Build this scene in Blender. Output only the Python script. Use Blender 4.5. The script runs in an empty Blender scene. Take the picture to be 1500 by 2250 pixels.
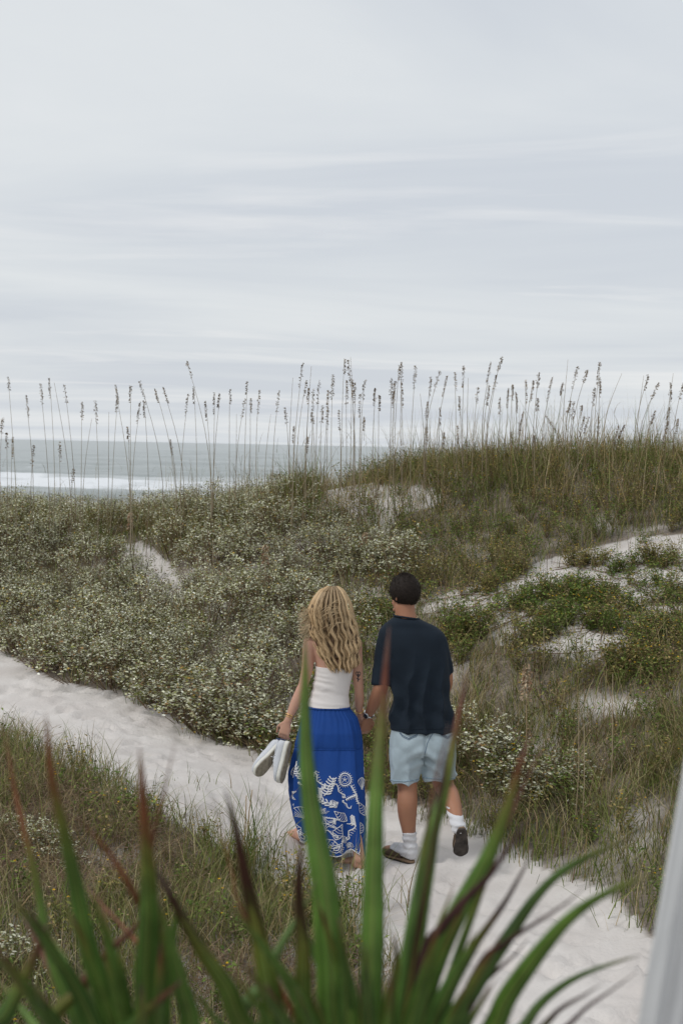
import bpy, bmesh, math, random
import numpy as np
from mathutils import Vector, Matrix, noise
from mathutils.bvhtree import BVHTree
R = math.radians
sc = bpy.context.scene
COL = sc.collection
random.seed(7); RNG = np.random.default_rng(11)

# ------------------------------------------------------------------ camera
CAM = Vector((0, 0, 2.6)); PITCH = R(2.67); ROLL = R(1.15); FPX = 3125.0
_f = Vector((0, math.cos(PITCH), -math.sin(PITCH)))
_u0 = Vector((0, math.sin(PITCH), math.cos(PITCH))); _r0 = Vector((1, 0, 0))
_r = _r0 * math.cos(ROLL) + _u0 * math.sin(ROLL)
_u = _u0 * math.cos(ROLL) - _r0 * math.sin(ROLL)
cam = bpy.data.cameras.new('camera'); camo = bpy.data.objects.new('camera', cam); COL.objects.link(camo)
camo.matrix_world = Matrix(((_r.x, _u.x, -_f.x, CAM.x), (_r.y, _u.y, -_f.y, CAM.y), (_r.z, _u.z, -_f.z, CAM.z), (0, 0, 0, 1)))
cam.sensor_fit = 'HORIZONTAL'; cam.sensor_width = 24; cam.lens = 50
cam.clip_start = 0.05; cam.clip_end = 60000
cam.dof.use_dof = True; cam.dof.focus_distance = 9.2; cam.dof.aperture_fstop = 5.6
sc.camera = camo
sc.view_settings.view_transform = 'Standard'; sc.view_settings.look = 'None'
sc.view_settings.exposure = 0.0; sc.view_settings.gamma = 1.0; sc.view_settings.use_curve_mapping = False
sc.cycles.max_bounces = 8; sc.cycles.transparent_max_bounces = 8
sc.cycles.use_denoising = True

def P(px, py, d):
    "point at distance d (along the view axis) on the ray of a pixel of the 1500x2250 photograph"
    return CAM + (_f + _r * ((px - 750) / FPX) + _u * ((1125 - py) / FPX)) * d
def Z(zx, zy, d=9.0):
    return P(540 + .36 * zx, 1230 + .36 * zy, d)
def proj(V):
    V = np.asarray(V, float); q = V - np.array(CAM)
    d = q @ np.array(_f); d = np.where(d < .1, .1, d)
    return 750 + FPX * (q @ np.array(_r)) / d, 1125 - FPX * (q @ np.array(_u)) / d, d

# ------------------------------------------------------------------ sky and sun
SUN_EL, SUN_AZ = R(48), R(245)
w = bpy.data.worlds.new('World'); sc.world = w; w.use_nodes = True
nt = w.node_tree; nt.nodes.clear()
def N(t, **k):
    n = nt.nodes.new(t)
    for a, b in k.items(): setattr(n, a, b)
    return n
def lk(a, b): nt.links.new(a, b)
out = N('ShaderNodeOutputWorld'); bg = N('ShaderNodeBackground'); bg.inputs[1].default_value = 0.10
sky = N('ShaderNodeTexSky', sky_type='NISHITA', sun_disc=False, sun_elevation=SUN_EL, sun_rotation=SUN_AZ, air_density=1.2, dust_density=2.0)
tc = N('ShaderNodeTexCoord'); sep = N('ShaderNodeSeparateXYZ'); lk(tc.outputs['Generated'], sep.inputs[0])
ab = N('ShaderNodeMath', operation='ABSOLUTE'); lk(sep.outputs[2], ab.inputs[0])
ad = N('ShaderNodeMath', operation='ADD'); ad.inputs[1].default_value = .055; lk(ab.outputs[0], ad.inputs[0])
dx = N('ShaderNodeMath', operation='DIVIDE'); lk(sep.outputs[0], dx.inputs[0]); lk(ad.outputs[0], dx.inputs[1])
dy = N('ShaderNodeMath', operation='DIVIDE'); lk(sep.outputs[1], dy.inputs[0]); lk(ad.outputs[0], dy.inputs[1])
cb = N('ShaderNodeCombineXYZ'); lk(dx.outputs[0], cb.inputs[0]); lk(dy.outputs[0], cb.inputs[1])
mp = N('ShaderNodeMapping'); mp.inputs['Scale'].default_value = (.42, .62, 1); mp.inputs['Location'].default_value = (3.1, 1.7, 0); mp.inputs['Rotation'].default_value = (0, 0, R(8))
lk(cb.outputs[0], mp.inputs[0])
n1 = N('ShaderNodeTexNoise'); n1.inputs['Scale'].default_value = .8; n1.inputs['Detail'].default_value = 7; n1.inputs['Roughness'].default_value = .52; n1.inputs['Distortion'].default_value = .55
lk(mp.outputs[0], n1.inputs['Vector'])
n2 = N('ShaderNodeTexNoise'); n2.inputs['Scale'].default_value = .26; n2.inputs['Detail'].default_value = 4
lk(mp.outputs[0], n2.inputs['Vector'])
mxn = N('ShaderNodeMath', operation='MULTIPLY_ADD'); mxn.inputs[1].default_value = .62
lk(n1.outputs[0], mxn.inputs[0])
h2 = N('ShaderNodeMath', operation='MULTIPLY'); h2.inputs[1].default_value = .38; lk(n2.outputs[0], h2.inputs[0]); lk(h2.outputs[0], mxn.inputs[2])
cr = N('ShaderNodeValToRGB'); e = cr.color_ramp.elements
e[0].position = .40; e[0].color = (6.4, 6.8, 7.35, 1)
e[1].position = .66; e[1].color = (8.5, 8.6, 8.75, 1)
m1 = cr.color_ramp.elements.new(.47); m1.color = (6.95, 7.32, 7.72, 1)
m2 = cr.color_ramp.elements.new(.56); m2.color = (7.65, 7.95, 8.18, 1)
lk(mxn.outputs[0], cr.inputs[0])
mix = N('ShaderNodeMix', data_type='RGBA'); mix.inputs[0].default_value = .94
mp3 = N('ShaderNodeMapping'); mp3.inputs['Scale'].default_value = (.30, .62, 1); mp3.inputs['Location'].default_value = (1.3, 4.2, 0); mp3.inputs['Rotation'].default_value = (0, 0, R(-6)); lk(cb.outputs[0], mp3.inputs[0])
n3 = N('ShaderNodeTexNoise'); n3.inputs['Scale'].default_value = 1.25; n3.inputs['Detail'].default_value = 8; n3.inputs['Roughness'].default_value = .56; n3.inputs['Distortion'].default_value = .8; lk(mp3.outputs[0], n3.inputs['Vector'])
r3 = N('ShaderNodeMapRange'); r3.inputs[1].default_value = .54; r3.inputs[2].default_value = .74; r3.inputs[4].default_value = .75; lk(n3.outputs[0], r3.inputs[0])
mx3 = N('ShaderNodeMix', data_type='RGBA'); mx3.inputs[7].default_value = (9.0, 9.0, 9.0, 1); lk(r3.outputs[0], mx3.inputs[0]); lk(cr.outputs[0], mx3.inputs[6])
lk(sky.outputs[0], mix.inputs[6]); lk(mx3.outputs[2], mix.inputs[7])
lk(mix.outputs[2], bg.inputs[0]); lk(bg.outputs[0], out.inputs[0])
sl = bpy.data.lights.new('sun', 'SUN'); sl.energy = 1.4; sl.angle = R(18); sl.color = (1, .97, .93)
so = bpy.data.objects.new('sun', sl); COL.objects.link(so)
so.rotation_euler = (R(90) - SUN_EL, 0, R(180) - SUN_AZ)
so.location = (0, -5, 20)

# ------------------------------------------------------------------ helpers
MATS = {}
def mat(name, col=(.5, .5, .5), rough=.8, attr=False, bump=None, var=None, trans=0., spec=.3, sss=0., fn=None):
    m = bpy.data.materials.new(name); m.use_nodes = True; t = m.node_tree
    b = t.nodes['Principled BSDF']; b.inputs['Base Color'].default_value = (*col, 1)
    b.inputs['Roughness'].default_value = rough; b.inputs['Specular IOR Level'].default_value = spec
    src = None
    if attr:
        a = t.nodes.new('ShaderNodeAttribute'); a.attribute_name = 'col'; src = a.outputs[0]
    tcn = t.nodes.new('ShaderNodeTexCoord')
    if var:
        scale, amt = var
        nn = t.nodes.new('ShaderNodeTexNoise'); nn.inputs['Scale'].default_value = scale; nn.inputs['Detail'].default_value = 5
        t.links.new(tcn.outputs['Object'], nn.inputs['Vector'])
        mr = t.nodes.new('ShaderNodeMapRange'); mr.inputs[3].default_value = 1 - amt; mr.inputs[4].default_value = 1 + amt
        mr.inputs[1].default_value = .25; mr.inputs[2].default_value = .75
        t.links.new(nn.outputs[0], mr.inputs[0])
        vm = t.nodes.new('ShaderNodeVectorMath'); vm.operation = 'SCALE'
        if src: t.links.new(src, vm.inputs[0])
        else: vm.inputs[0].default_value = col
        t.links.new(mr.outputs[0], vm.inputs['Scale']); src = vm.outputs[0]
    if src: t.links.new(src, b.inputs['Base Color'])
    if bump:
        for k, (scale, stren, dist) in enumerate(bump):
            nn = t.nodes.new('ShaderNodeTexNoise'); nn.inputs['Scale'].default_value = scale; nn.inputs['Detail'].default_value = 4
            t.links.new(tcn.outputs['Object'], nn.inputs['Vector'])
            bp = t.nodes.new('ShaderNodeBump'); bp.inputs['Strength'].default_value = stren; bp.inputs['Distance'].default_value = dist
            t.links.new(nn.outputs[0], bp.inputs['Height'])
            if k: t.links.new(prev.outputs[0], bp.inputs['Normal'])
            prev = bp
        t.links.new(prev.outputs[0], b.inputs['Normal'])
    if sss:
        b.inputs['Subsurface Weight'].default_value = sss; b.inputs['Subsurface Radius'].default_value = (.012, .004, .002); b.inputs['Subsurface Scale'].default_value = .6
    if trans:
        tr = t.nodes.new('ShaderNodeBsdfTranslucent'); mx = t.nodes.new('ShaderNodeMixShader'); mx.inputs[0].default_value = trans
        if src: t.links.new(src, tr.inputs[0])
        else: tr.inputs[0].default_value = (*col, 1)
        o = t.nodes['Material Output']
        t.links.new(b.outputs[0], mx.inputs[1]); t.links.new(tr.outputs[0], mx.inputs[2]); t.links.new(mx.outputs[0], o.inputs[0])
    if fn: fn(t, b, tcn)
    MATS[name] = m
    return m
def np_mesh(name, V, T, col=None, m=None, smooth=False, attrs=None):
    V = np.ascontiguousarray(V, np.float32).reshape(-1, 3); T = np.ascontiguousarray(T, np.int32)
    k = T.shape[1]
    me = bpy.data.meshes.new(name)
    me.vertices.add(len(V)); me.vertices.foreach_set('co', V.ravel())
    me.loops.add(T.size); me.loops.foreach_set('vertex_index', T.ravel())
    me.polygons.add(len(T)); me.polygons.foreach_set('loop_start', np.arange(0, T.size, k, dtype=np.int32))
    me.polygons.foreach_set('loop_total', np.full(len(T), k, np.int32))
    me.polygons.foreach_set('use_smooth', np.full(len(T), bool(smooth)))
    me.update(calc_edges=True)
    if col is not None:
        a = me.color_attributes.new('col', 'FLOAT_COLOR', 'POINT')
        c4 = np.ones((len(V), 4), np.float32); c4[:, :3] = np.clip(col, 0, 1); a.data.foreach_set('color', c4.ravel())
    for an, av in (attrs or {}).items():
        a = me.attributes.new(an, 'FLOAT', 'POINT'); a.data.foreach_set('value', np.asarray(av, np.float32))
    if m: me.materials.append(m)
    return me
def link(name, me, parent=None, label=None, cat=None, group=None, kind=None, world=True):
    o = bpy.data.objects.new(name, me); COL.objects.link(o)
    if parent:
        o.parent = parent
        if world: o.location = -parent.location
    for k, v in (('label', label), ('category', cat), ('group', group), ('kind', kind)):
        if v: o[k] = v
    return o
def thing(name, loc, label, cat, group=None):
    o = bpy.data.objects.new(name, None); COL.objects.link(o); o.location = loc; o.empty_display_size = .1
    o['label'] = label; o['category'] = cat
    if group: o['group'] = group
    return o
def ordinal(n):
    return str(n) + ('th' if 10 <= n % 100 <= 20 else {1: 'st', 2: 'nd', 3: 'rd'}.get(n % 10, 'th'))
def inpoly(x, y, poly):
    x = np.asarray(x); y = np.asarray(y); r = np.zeros(x.shape, bool); n = len(poly)
    for i in range(n):
        x0, y0 = poly[i]; x1, y1 = poly[(i + 1) % n]
        c = ((y0 > y) != (y1 > y)) & (x < (x1 - x0) * (y - y0) / ((y1 - y0) if y1 != y0 else 1e-9) + x0)
        r ^= c
    return r
_perm = np.random.default_rng(5).random((256, 256))
def vnoise(x, y):
    xi = np.floor(x).astype(int); yi = np.floor(y).astype(int); fx = x - xi; fy = y - yi
    fx = fx * fx * (3 - 2 * fx); fy = fy * fy * (3 - 2 * fy)
    g = lambda a, b: _perm[a & 255, b & 255]
    return (g(xi, yi) * (1 - fx) + g(xi + 1, yi) * fx) * (1 - fy) + (g(xi, yi + 1) * (1 - fx) + g(xi + 1, yi + 1) * fx) * fy
def fbm(x, y, o=4):
    s = 0; a = .5
    for k in range(o): s = s + a * vnoise(x * 2 ** k + 17 * k, y * 2 ** k + 31 * k); a *= .5
    return s

class Acc:
    "collects closed pieces of one mesh"
    def __init__(s): s.v = []; s.f = []; s.c = []
    def add(s, V, F, c=None):
        b = len(s.v); s.v += [tuple(v) for v in V]; s.f += [tuple(i + b for i in f) for f in F]
        s.c += [c or (.5, .5, .5)] * len(V)
    def loft(s, rings, n=24, p=2.0, cap=True, c=None, closed=False):
        "rings: (centre, half-axis u, half-axis v)"
        V = []; F = []
        for (ce, u, v) in rings:
            for k in range(n):
                a = 2 * math.pi * k / n; ca, sa = math.cos(a), math.sin(a)
                x = math.copysign(abs(ca) ** (2 / p), ca); y = math.copysign(abs(sa) ** (2 / p), sa)
                V.append(ce + u * x + v * y)
        m = len(rings)
        for i in range(m - 1 + (1 if closed else 0)):
            j = (i + 1) % m
            for k in range(n):
                F.append((i * n + k, i * n + (k + 1) % n, j * n + (k + 1) % n, j * n + k))
        if cap and not closed:
            F.append(tuple(range(n - 1, -1, -1))); F.append(tuple(range((m - 1) * n, m * n)))
        s.add(V, F, c)
    def tube(s, pts, rad, n=8, c=None, flat=1.0, sub=0, up=Vector((0, 0, 1)), round_ends=False):
        pts = [Vector(p) for p in pts]
        if not hasattr(rad, '__len__'): rad = [rad] * len(pts)
        if sub: pts, rad = catmull(pts, rad, sub)
        if round_ends:
            t0 = (pts[0] - pts[1]).normalized(); t1 = (pts[-1] - pts[-2]).normalized(); r0, r1 = rad[0], rad[-1]
            pts = [pts[0] + t0 * r0, pts[0] + t0 * r0 * .8, pts[0] + t0 * r0 * .4] + pts + [pts[-1] + t1 * r1 * .4, pts[-1] + t1 * r1 * .8, pts[-1] + t1 * r1]
            rad = [r0 * .08, r0 * .6, r0 * .92] + list(rad) + [r1 * .92, r1 * .6, r1 * .08]
        rings = []; nprev = None
        for i, p in enumerate(pts):
            t = (pts[min(i + 1, len(pts) - 1)] - pts[max(i - 1, 0)])
            t = t.normalized() if t.length > 1e-9 else Vector((0, 0, 1))
            if nprev is None:
                a = up if abs(t.dot(up)) < .95 else Vector((1, 0, 0)); nprev = t.cross(a).normalized()
            nn = (nprev - t * nprev.dot(t)); nn = nn.normalized() if nn.length > 1e-6 else t.orthogonal().normalized(); nprev = nn
            b = t.cross(nn)
            rings.append((p, nn * rad[i], b * rad[i] * flat))
        s.loft(rings, n=n, c=c)
    def ell(s, c0, ax, ay, az, n=16, m=10, c=None):
        V = [c0 + az]; F = []
        for i in range(1, m):
            t = math.pi * i / m
            for k in range(n):
                a = 2 * math.pi * k / n; V.append(c0 + az * math.cos(t) + (ax * math.cos(a) + ay * math.sin(a)) * math.sin(t))
        V.append(c0 - az)
        for k in range(n): F.append((0, 1 + k, 1 + (k + 1) % n)); F.append((len(V) - 1, 1 + (m - 2) * n + (k + 1) % n, 1 + (m - 2) * n + k))
        for i in range(m - 2):
            for k in range(n): F.append((1 + i * n + k, 1 + (i + 1) * n + k, 1 + (i + 1) * n + (k + 1) % n, 1 + i * n + (k + 1) % n))
        s.add(V, F, c)
    def box(s, c0, ax, ay, az, c=None):
        V = [c0 + ax * i + ay * j + az * k for i in (-1, 1) for j in (-1, 1) for k in (-1, 1)]
        s.add(V, [(0, 1, 3, 2), (4, 6, 7, 5), (0, 4, 5, 1), (2, 3, 7, 6), (0, 2, 6, 4), (1, 5, 7, 3)], c)
    def mesh(s, name, m=None, smooth=True, col=False):
        me = bpy.data.meshes.new(name); me.from_pydata(s.v, [], s.f)
        bm = bmesh.new(); bm.from_mesh(me); bmesh.ops.recalc_face_normals(bm, faces=bm.faces); bm.to_mesh(me); bm.free()
        me.polygons.foreach_set('use_smooth', [smooth] * len(me.polygons))
        if col:
            a = me.color_attributes.new('col', 'FLOAT_COLOR', 'POINT')
            a.data.foreach_set('color', np.c_[np.array(s.c, np.float32), np.ones(len(s.c), np.float32)].ravel())
        if m: me.materials.append(m)
        return me
def catmull(pts, rad, sub):
    P2 = []; R2 = []; n = len(pts)
    for i in range(n - 1):
        p0, p1, p2, p3 = pts[max(i - 1, 0)], pts[i], pts[i + 1], pts[min(i + 2, n - 1)]
        r0, r1, r2, r3 = rad[max(i - 1, 0)], rad[i], rad[i + 1], rad[min(i + 2, n - 1)]
        for k in range(sub):
            t = k / sub; t2 = t * t; t3 = t2 * t
            cf = lambda a, b, c, d: .5 * ((b * 2) + (c - a) * t + (a * 2 - b * 5 + c * 4 - d) * t2 + (b * 3 - a - c * 3 + d) * t3)
            P2.append(cf(p0, p1, p2, p3)); R2.append(max(.0005, cf(r0, r1, r2, r3)))
    P2.append(pts[-1]); R2.append(rad[-1])
    return P2, R2
def remeshed(acc, name, voxel=.006, smooth=6, m=None, deci=None):
    me = acc.mesh(name + '_raw'); o = bpy.data.objects.new('raw', me); COL.objects.link(o)
    r = o.modifiers.new('r', 'REMESH'); r.mode = 'VOXEL'; r.voxel_size = voxel
    if smooth:
        s = o.modifiers.new('s', 'SMOOTH'); s.factor = .5; s.iterations = smooth
    if deci:
        d = o.modifiers.new('d', 'DECIMATE'); d.ratio = deci
    dg = bpy.context.evaluated_depsgraph_get(); res = bpy.data.meshes.new_from_object(o.evaluated_get(dg))
    bpy.data.objects.remove(o); bpy.data.meshes.remove(me); res.name = name
    res.polygons.foreach_set('use_smooth', [True] * len(res.polygons)); res.materials.clear()
    if m: res.materials.append(m)
    return res
def displace(me, fn):
    n = len(me.vertices); co = np.empty(n * 3, np.float32); me.vertices.foreach_get('co', co); co = co.reshape(-1, 3)
    no = np.empty(n * 3, np.float32); me.vertices.foreach_get('normal', no); no = no.reshape(-1, 3)
    co = co + no * fn(co, no)[:, None]
    me.vertices.foreach_set('co', co.astype(np.float32).ravel()); me.update()

# ------------------------------------------------------------------ terrain
_cp = []
def G(px, py, d): p = P(px, py, d); _cp.append((p.x, p.y, p.z))
for a in [(0, 1430, 14.5), (150, 1500, 13), (300, 1530, 12.5), (420, 1600, 11.8), (560, 1652, 11.2), (800, 1730, 10.6), (900, 1765, 10.3), (1060, 1810, 9.85), (1200, 1912, 8.85), (1350, 1950, 8.45), (1440, 2045, 7.75),
          (0, 1174, 18.6), (300, 1176, 18.4), (500, 1168, 18), (690, 1085, 17.6), (800, 1075, 17.4), (900, 1075, 17.2), (1000, 1055, 16.9), (1100, 1048, 16.8), (1250, 1045, 16.5), (1400, 1042, 16.3), (1500, 1042, 16.2),
          (1100, 1350, 12.6), (1400, 1230, 14.0), (1300, 1445, 11.3), (1480, 1380, 12), (1300, 1720, 9.7), (1300, 1600, 10.4), (1000, 1640, 10.9), (880, 1420, 12.9), (880, 1280, 14.5), (1000, 1180, 15.5), (1300, 1140, 15.2),
          (300, 1350, 15.5), (100, 1350, 16), (300, 1250, 17), (500, 1400, 13.9), (500, 1540, 12.4), (650, 1540, 12), (650, 1340, 14.3), (600, 1230, 16), (120, 1220, 17.8),
          (0, 1620, 11), (100, 1665, 10.2), (300, 1760, 9.2), (480, 1850, 8.6), (100, 1900, 7.9), (100, 2200, 6.2), (350, 2000, 7.4), (700, 1960, 8.3), (850, 2200, 6.6), (1100, 2100, 7.3), (1300, 2250, 6.5), (890, 1883, 9.0), (780, 1908, 8.74), (650, 1856, 9.25), (450, 1700, 10.2), (200, 1560, 12), (0, 1520, 12.7),
          (500, 2250, 6.2), (1450, 1850, 8.6)]:
    G(*a)
for X in (-12, -6, 0, 6, 12):
    for Y, zz in ((24, .6), (32, -.9), (45, -2.3), (62, -3.0), (80, -3.6)): _cp.append((X, Y, zz + .15 * math.sin(X)))
for X in (-6, -2, 2, 6):
    for Y in (-4, 0, 3.5): _cp.append((X, Y, .02))
_cp += [(-7, 6, .3), (6, 6, .2), (-9, 10, .4), (6, 10, 1.0), (8, 14, 1.9), (-9, 14, .6), (-9, 19, 1.6), (9, 17, 2.3)]
CP = np.array(_cp)
def _tps(r2): return np.where(r2 > 1e-9, .5 * r2 * np.log(np.maximum(r2, 1e-9)), 0)
_n = len(CP); S = np.zeros((_n + 3, _n + 3)); q = CP[:, :2]
S[:_n, :_n] = _tps(((q[:, None] - q[None]) ** 2).sum(-1)) + np.eye(_n) * .25
S[:_n, _n] = 1; S[:_n, _n + 1:] = q; S[_n, :_n] = 1; S[_n + 1:, :_n] = q.T
Wt = np.linalg.solve(S, np.r_[CP[:, 2], 0, 0, 0])
GX0, GX1, GY0, GY1, GS = -12., 12., -4., 80., .25
gx = np.arange(GX0, GX1 + .01, GS); gy = np.arange(GY0, GY1 + .01, GS)
gxx, gyy = np.meshgrid(gx, gy); Q = np.c_[gxx.ravel(), gyy.ravel()]
GZ = (_tps(((Q[:, None] - q[None]) ** 2).sum(-1)) @ Wt[:_n] + Wt[_n] + Q @ Wt[_n + 1:]).reshape(gxx.shape)
def base_z(x, y):
    x = np.clip(x, GX0, GX1 - 1e-4); y = np.clip(y, GY0, GY1 - 1e-4)
    i = (x - GX0) / GS; j = (y - GY0) / GS; i0 = i.astype(int); j0 = j.astype(int); a = i - i0; b = j - j0
    i1 = np.minimum(i0 + 1, GZ.shape[1] - 1); j1 = np.minimum(j0 + 1, GZ.shape[0] - 1)
    return (GZ[j0, i0] * (1 - a) + GZ[j0, i1] * a) * (1 - b) + (GZ[j1, i0] * (1 - a) + GZ[j1, i1] * a) * b
PATH = [(-900, 1370), (-200, 1400), (0, 1432), (130, 1500), (300, 1530), (420, 1600), (560, 1655), (640, 1680), (800, 1735), (900, 1768), (1060, 1812), (1150, 1870), (1210, 1918), (1330, 1955), (1420, 2045), (1500, 2130), (1750, 2330), (1900, 3200), (1050, 3200), (960, 2330), (860, 2200), (800, 2060), (700, 1975), (600, 1940), (480, 1860), (390, 1810), (300, 1765), (200, 1710), (100, 1665), (0, 1615), (-200, 1560), (-900, 1480)]
SANDS = [[(930, 1310), (1060, 1285), (1150, 1265), (1180, 1235), (1290, 1205), (1400, 1180), (1700, 1165), (1700, 1330), (1480, 1345), (1440, 1400), (1330, 1440), (1290, 1470), (1230, 1440), (1100, 1420), (1050, 1370), (930, 1350)],
         [(680, 1075), (720, 1055), (800, 1060), (960, 1075), (975, 1110), (880, 1130), (840, 1185), (800, 1140), (690, 1120)],
         [(270, 1195), (310, 1190), (380, 1240), (410, 1300), (370, 1350), (300, 1300)],
         [(790, 1345), (900, 1335), (880, 1430), (820, 1430)],
         [(1260, 1535), (1440, 1540), (1430, 1580), (1270, 1570)]]
def bumps(x, y):
    return .05 * (fbm(x * .9, y * .9) - .5) + .02 * (fbm(x * 3.1 + 9, y * 3.1) - .5)
def ground(x, y):
    x = np.asarray(x, float); y = np.asarray(y, float)
    return base_z(x, y) + bumps(x, y)
def gpt(x, y): return Vector((x, y, float(ground(np.array([x]), np.array([y]))[0])))
def on_ground(px, py):
    "ground point seen at a pixel"
    best = None
    for d in np.arange(4, 26, .05):
        p = P(px, py, float(d)); g = float(ground(np.array([p.x]), np.array([p.y]))[0])
        if p.z <= g: return Vector((p.x, p.y, g))
    p = P(px, py, 17.5); return gpt(p.x, p.y)
def spaced(a, b, s0, s1):
    r = [a]; n = 0
    while r[-1] < b:
        t = (r[-1] - a) / (b - a); r.append(r[-1] + s0 + (s1 - s0) * t)
    r[-1] = b; return np.array(r)
xs = np.r_[-spaced(7.5, 90, .1, 12)[::-1], np.arange(-7.46, 4.5, .045), spaced(4.5, 90, .08, 12)]
ys = np.r_[-spaced(0, 60, .4, 10)[::-1], spaced(.2, 5.8, .3, .06)[:-1], np.arange(5.8, 15, .045), spaced(15, 24, .07, .15)[:-1], spaced(24, 80, .2, 4)]
XX, YY = np.meshgrid(xs, ys)
ZZ = ground(XX, YY)
ppx, ppy, pd = proj(np.c_[XX.ravel(), YY.ravel(), ZZ.ravel()]); front = (YY.ravel() > 4)
onpath = (inpoly(ppx, ppy, PATH) & front).reshape(XX.shape)
# footprints and scuffs trodden into the path
yy, xx = np.where(onpath & (YY < 15) & (XX > -7.4) & (XX < 4.4))
for k in RNG.choice(len(xx), 460, replace=False):
    cx, cy = XX[yy[k], xx[k]] + RNG.normal(0, .02), YY[yy[k], xx[k]]
    th = math.atan2(1, -.75) + RNG.normal(0, .35) + (math.pi if RNG.random() < .4 else 0)
    L, W = RNG.uniform(.11, .15), RNG.uniform(.045, .07); dep = RNG.uniform(.010, .036)
    i0, i1 = np.searchsorted(xs, (cx - .3, cx + .3)); j0, j1 = np.searchsorted(ys, (cy - .3, cy + .3))
    sx = XX[j0:j1, i0:i1] - cx; sy = YY[j0:j1, i0:i1] - cy
    u = (sx * math.cos(th) + sy * math.sin(th)) / L; v = (-sx * math.sin(th) + sy * math.cos(th)) / W
    r = np.sqrt(u * u + v * v) + .25 * (vnoise(sx * 20 + k, sy * 20) - .5)
    ZZ[j0:j1, i0:i1] += (-dep * np.clip(1.15 - r, 0, 1) ** .7 + dep * .55 * np.exp(-((r - 1.35) / .28) ** 2)) * onpath[j0:j1, i0:i1]
ZZ += np.where(onpath, .012 * (fbm(XX * 9, YY * 9, 3) - .45), 0)
for (fx, fy, fa) in ((900, 1884, 2.3), (790, 1908, 2.27), (660, 1858, 2.0)):   # sand pushed up round the standing feet
    fp = P(fx, fy, 9.0); kz = (CAM.z - .02) / (CAM.z - fp.z); fp = CAM + (fp - CAM) * kz; cx, cy = fp.x + .11 * math.cos(fa), fp.y + .11 * math.sin(fa)
    u = ((XX - cx) * math.cos(fa) + (YY - cy) * math.sin(fa)) / .19; v = (-(XX - cx) * math.sin(fa) + (YY - cy) * math.cos(fa)) / .085; r = np.sqrt(u * u + v * v)
    ZZ += .016 * np.exp(-((r - 1) / .3) ** 2)
sandy = onpath.ravel().copy()
for s_ in SANDS: sandy |= inpoly(ppx, ppy, s_) & front
_px2 = ppx + 40 * (fbm(XX.ravel() * 5, YY.ravel() * 5) - .5); sandy = sandy
litter = np.where(sandy | (YY.ravel() > 30), 0., 1.) * np.clip((fbm(XX.ravel() * 1.6, YY.ravel() * 1.6) - .18) * 4, 0, 1)
nx, ny = len(xs), len(ys); idx = np.arange(nx * ny).reshape(ny, nx)
Fq = np.stack([idx[:-1, :-1], idx[:-1, 1:], idx[1:, 1:], idx[1:, :-1]], -1).reshape(-1, 4)
def sand_fn(t, b, tcn):
    L = t.links.new
    a = t.nodes.new('ShaderNodeAttribute'); a.attribute_name = 'litter'
    n1 = t.nodes.new('ShaderNodeTexNoise'); n1.inputs['Scale'].default_value = 2.2; n1.inputs['Detail'].default_value = 8
    n2 = t.nodes.new('ShaderNodeTexNoise'); n2.inputs['Scale'].default_value = 38; n2.inputs['Detail'].default_value = 6
    for n in (n1, n2): L(tcn.outputs['Object'], n.inputs['Vector'])
    r1 = t.nodes.new('ShaderNodeValToRGB'); r1.color_ramp.elements[0].position = .3; r1.color_ramp.elements[0].color = (.54, .50, .47, 1); r1.color_ramp.elements[1].position = .7; r1.color_ramp.elements[1].color = (.65, .615, .585, 1)
    L(n1.outputs[0], r1.inputs[0])
    r2 = t.nodes.new('ShaderNodeValToRGB'); r2.color_ramp.elements[0].position = .3; r2.color_ramp.elements[0].color = (.06, .045, .03, 1); r2.color_ramp.elements[1].position = .75; r2.color_ramp.elements[1].color = (.25, .20, .15, 1)
    L(n2.outputs[0], r2.inputs[0])
    mx = t.nodes.new('ShaderNodeMix'); mx.data_type = 'RGBA'
    ml = t.nodes.new('ShaderNodeMath'); ml.operation = 'MULTIPLY'; ml.inputs[1].default_value = .88; L(a.outputs['Fac'], ml.inputs[0])
    L(ml.outputs[0], mx.inputs[0]); L(r1.outputs[0], mx.inputs[6]); L(r2.outputs[0], mx.inputs[7])
    v = t.nodes.new('ShaderNodeTexVoronoi'); v.inputs['Scale'].default_value = 26; L(tcn.outputs['Object'], v.inputs['Vector'])
    sp = t.nodes.new('ShaderNodeMath'); sp.operation = 'LESS_THAN'; sp.inputs[1].default_value = .055; L(v.outputs['Distance'], sp.inputs[0])
    sp2 = t.nodes.new('ShaderNodeMath'); sp2.operation = 'MULTIPLY'; sp2.inputs[1].default_value = .55; L(sp.outputs[0], sp2.inputs[0])
    m3 = t.nodes.new('ShaderNodeMix'); m3.data_type = 'RGBA'; m3.inputs[7].default_value = (.2, .15, .11, 1)
    L(sp2.outputs[0], m3.inputs[0]); L(mx.outputs[2], m3.inputs[6]); L(m3.outputs[2], b.inputs['Base Color'])
    bp = t.nodes.new('ShaderNodeBump'); bp.inputs['Strength'].default_value = .5; bp.inputs['Distance'].default_value = .012; L(n2.outputs[0], bp.inputs['Height'])
    L(bp.outputs[0], b.inputs['Normal'])
SAND = mat('sand', (.56, .52, .48), .95, spec=.1, fn=sand_fn)
link('ground', np_mesh('ground', np.c_[XX.ravel(), YY.ravel(), ZZ.ravel()], Fq, m=SAND, smooth=True, attrs={'litter': litter}), kind='structure', label='pale sandy dune ground with a trodden path')

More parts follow.
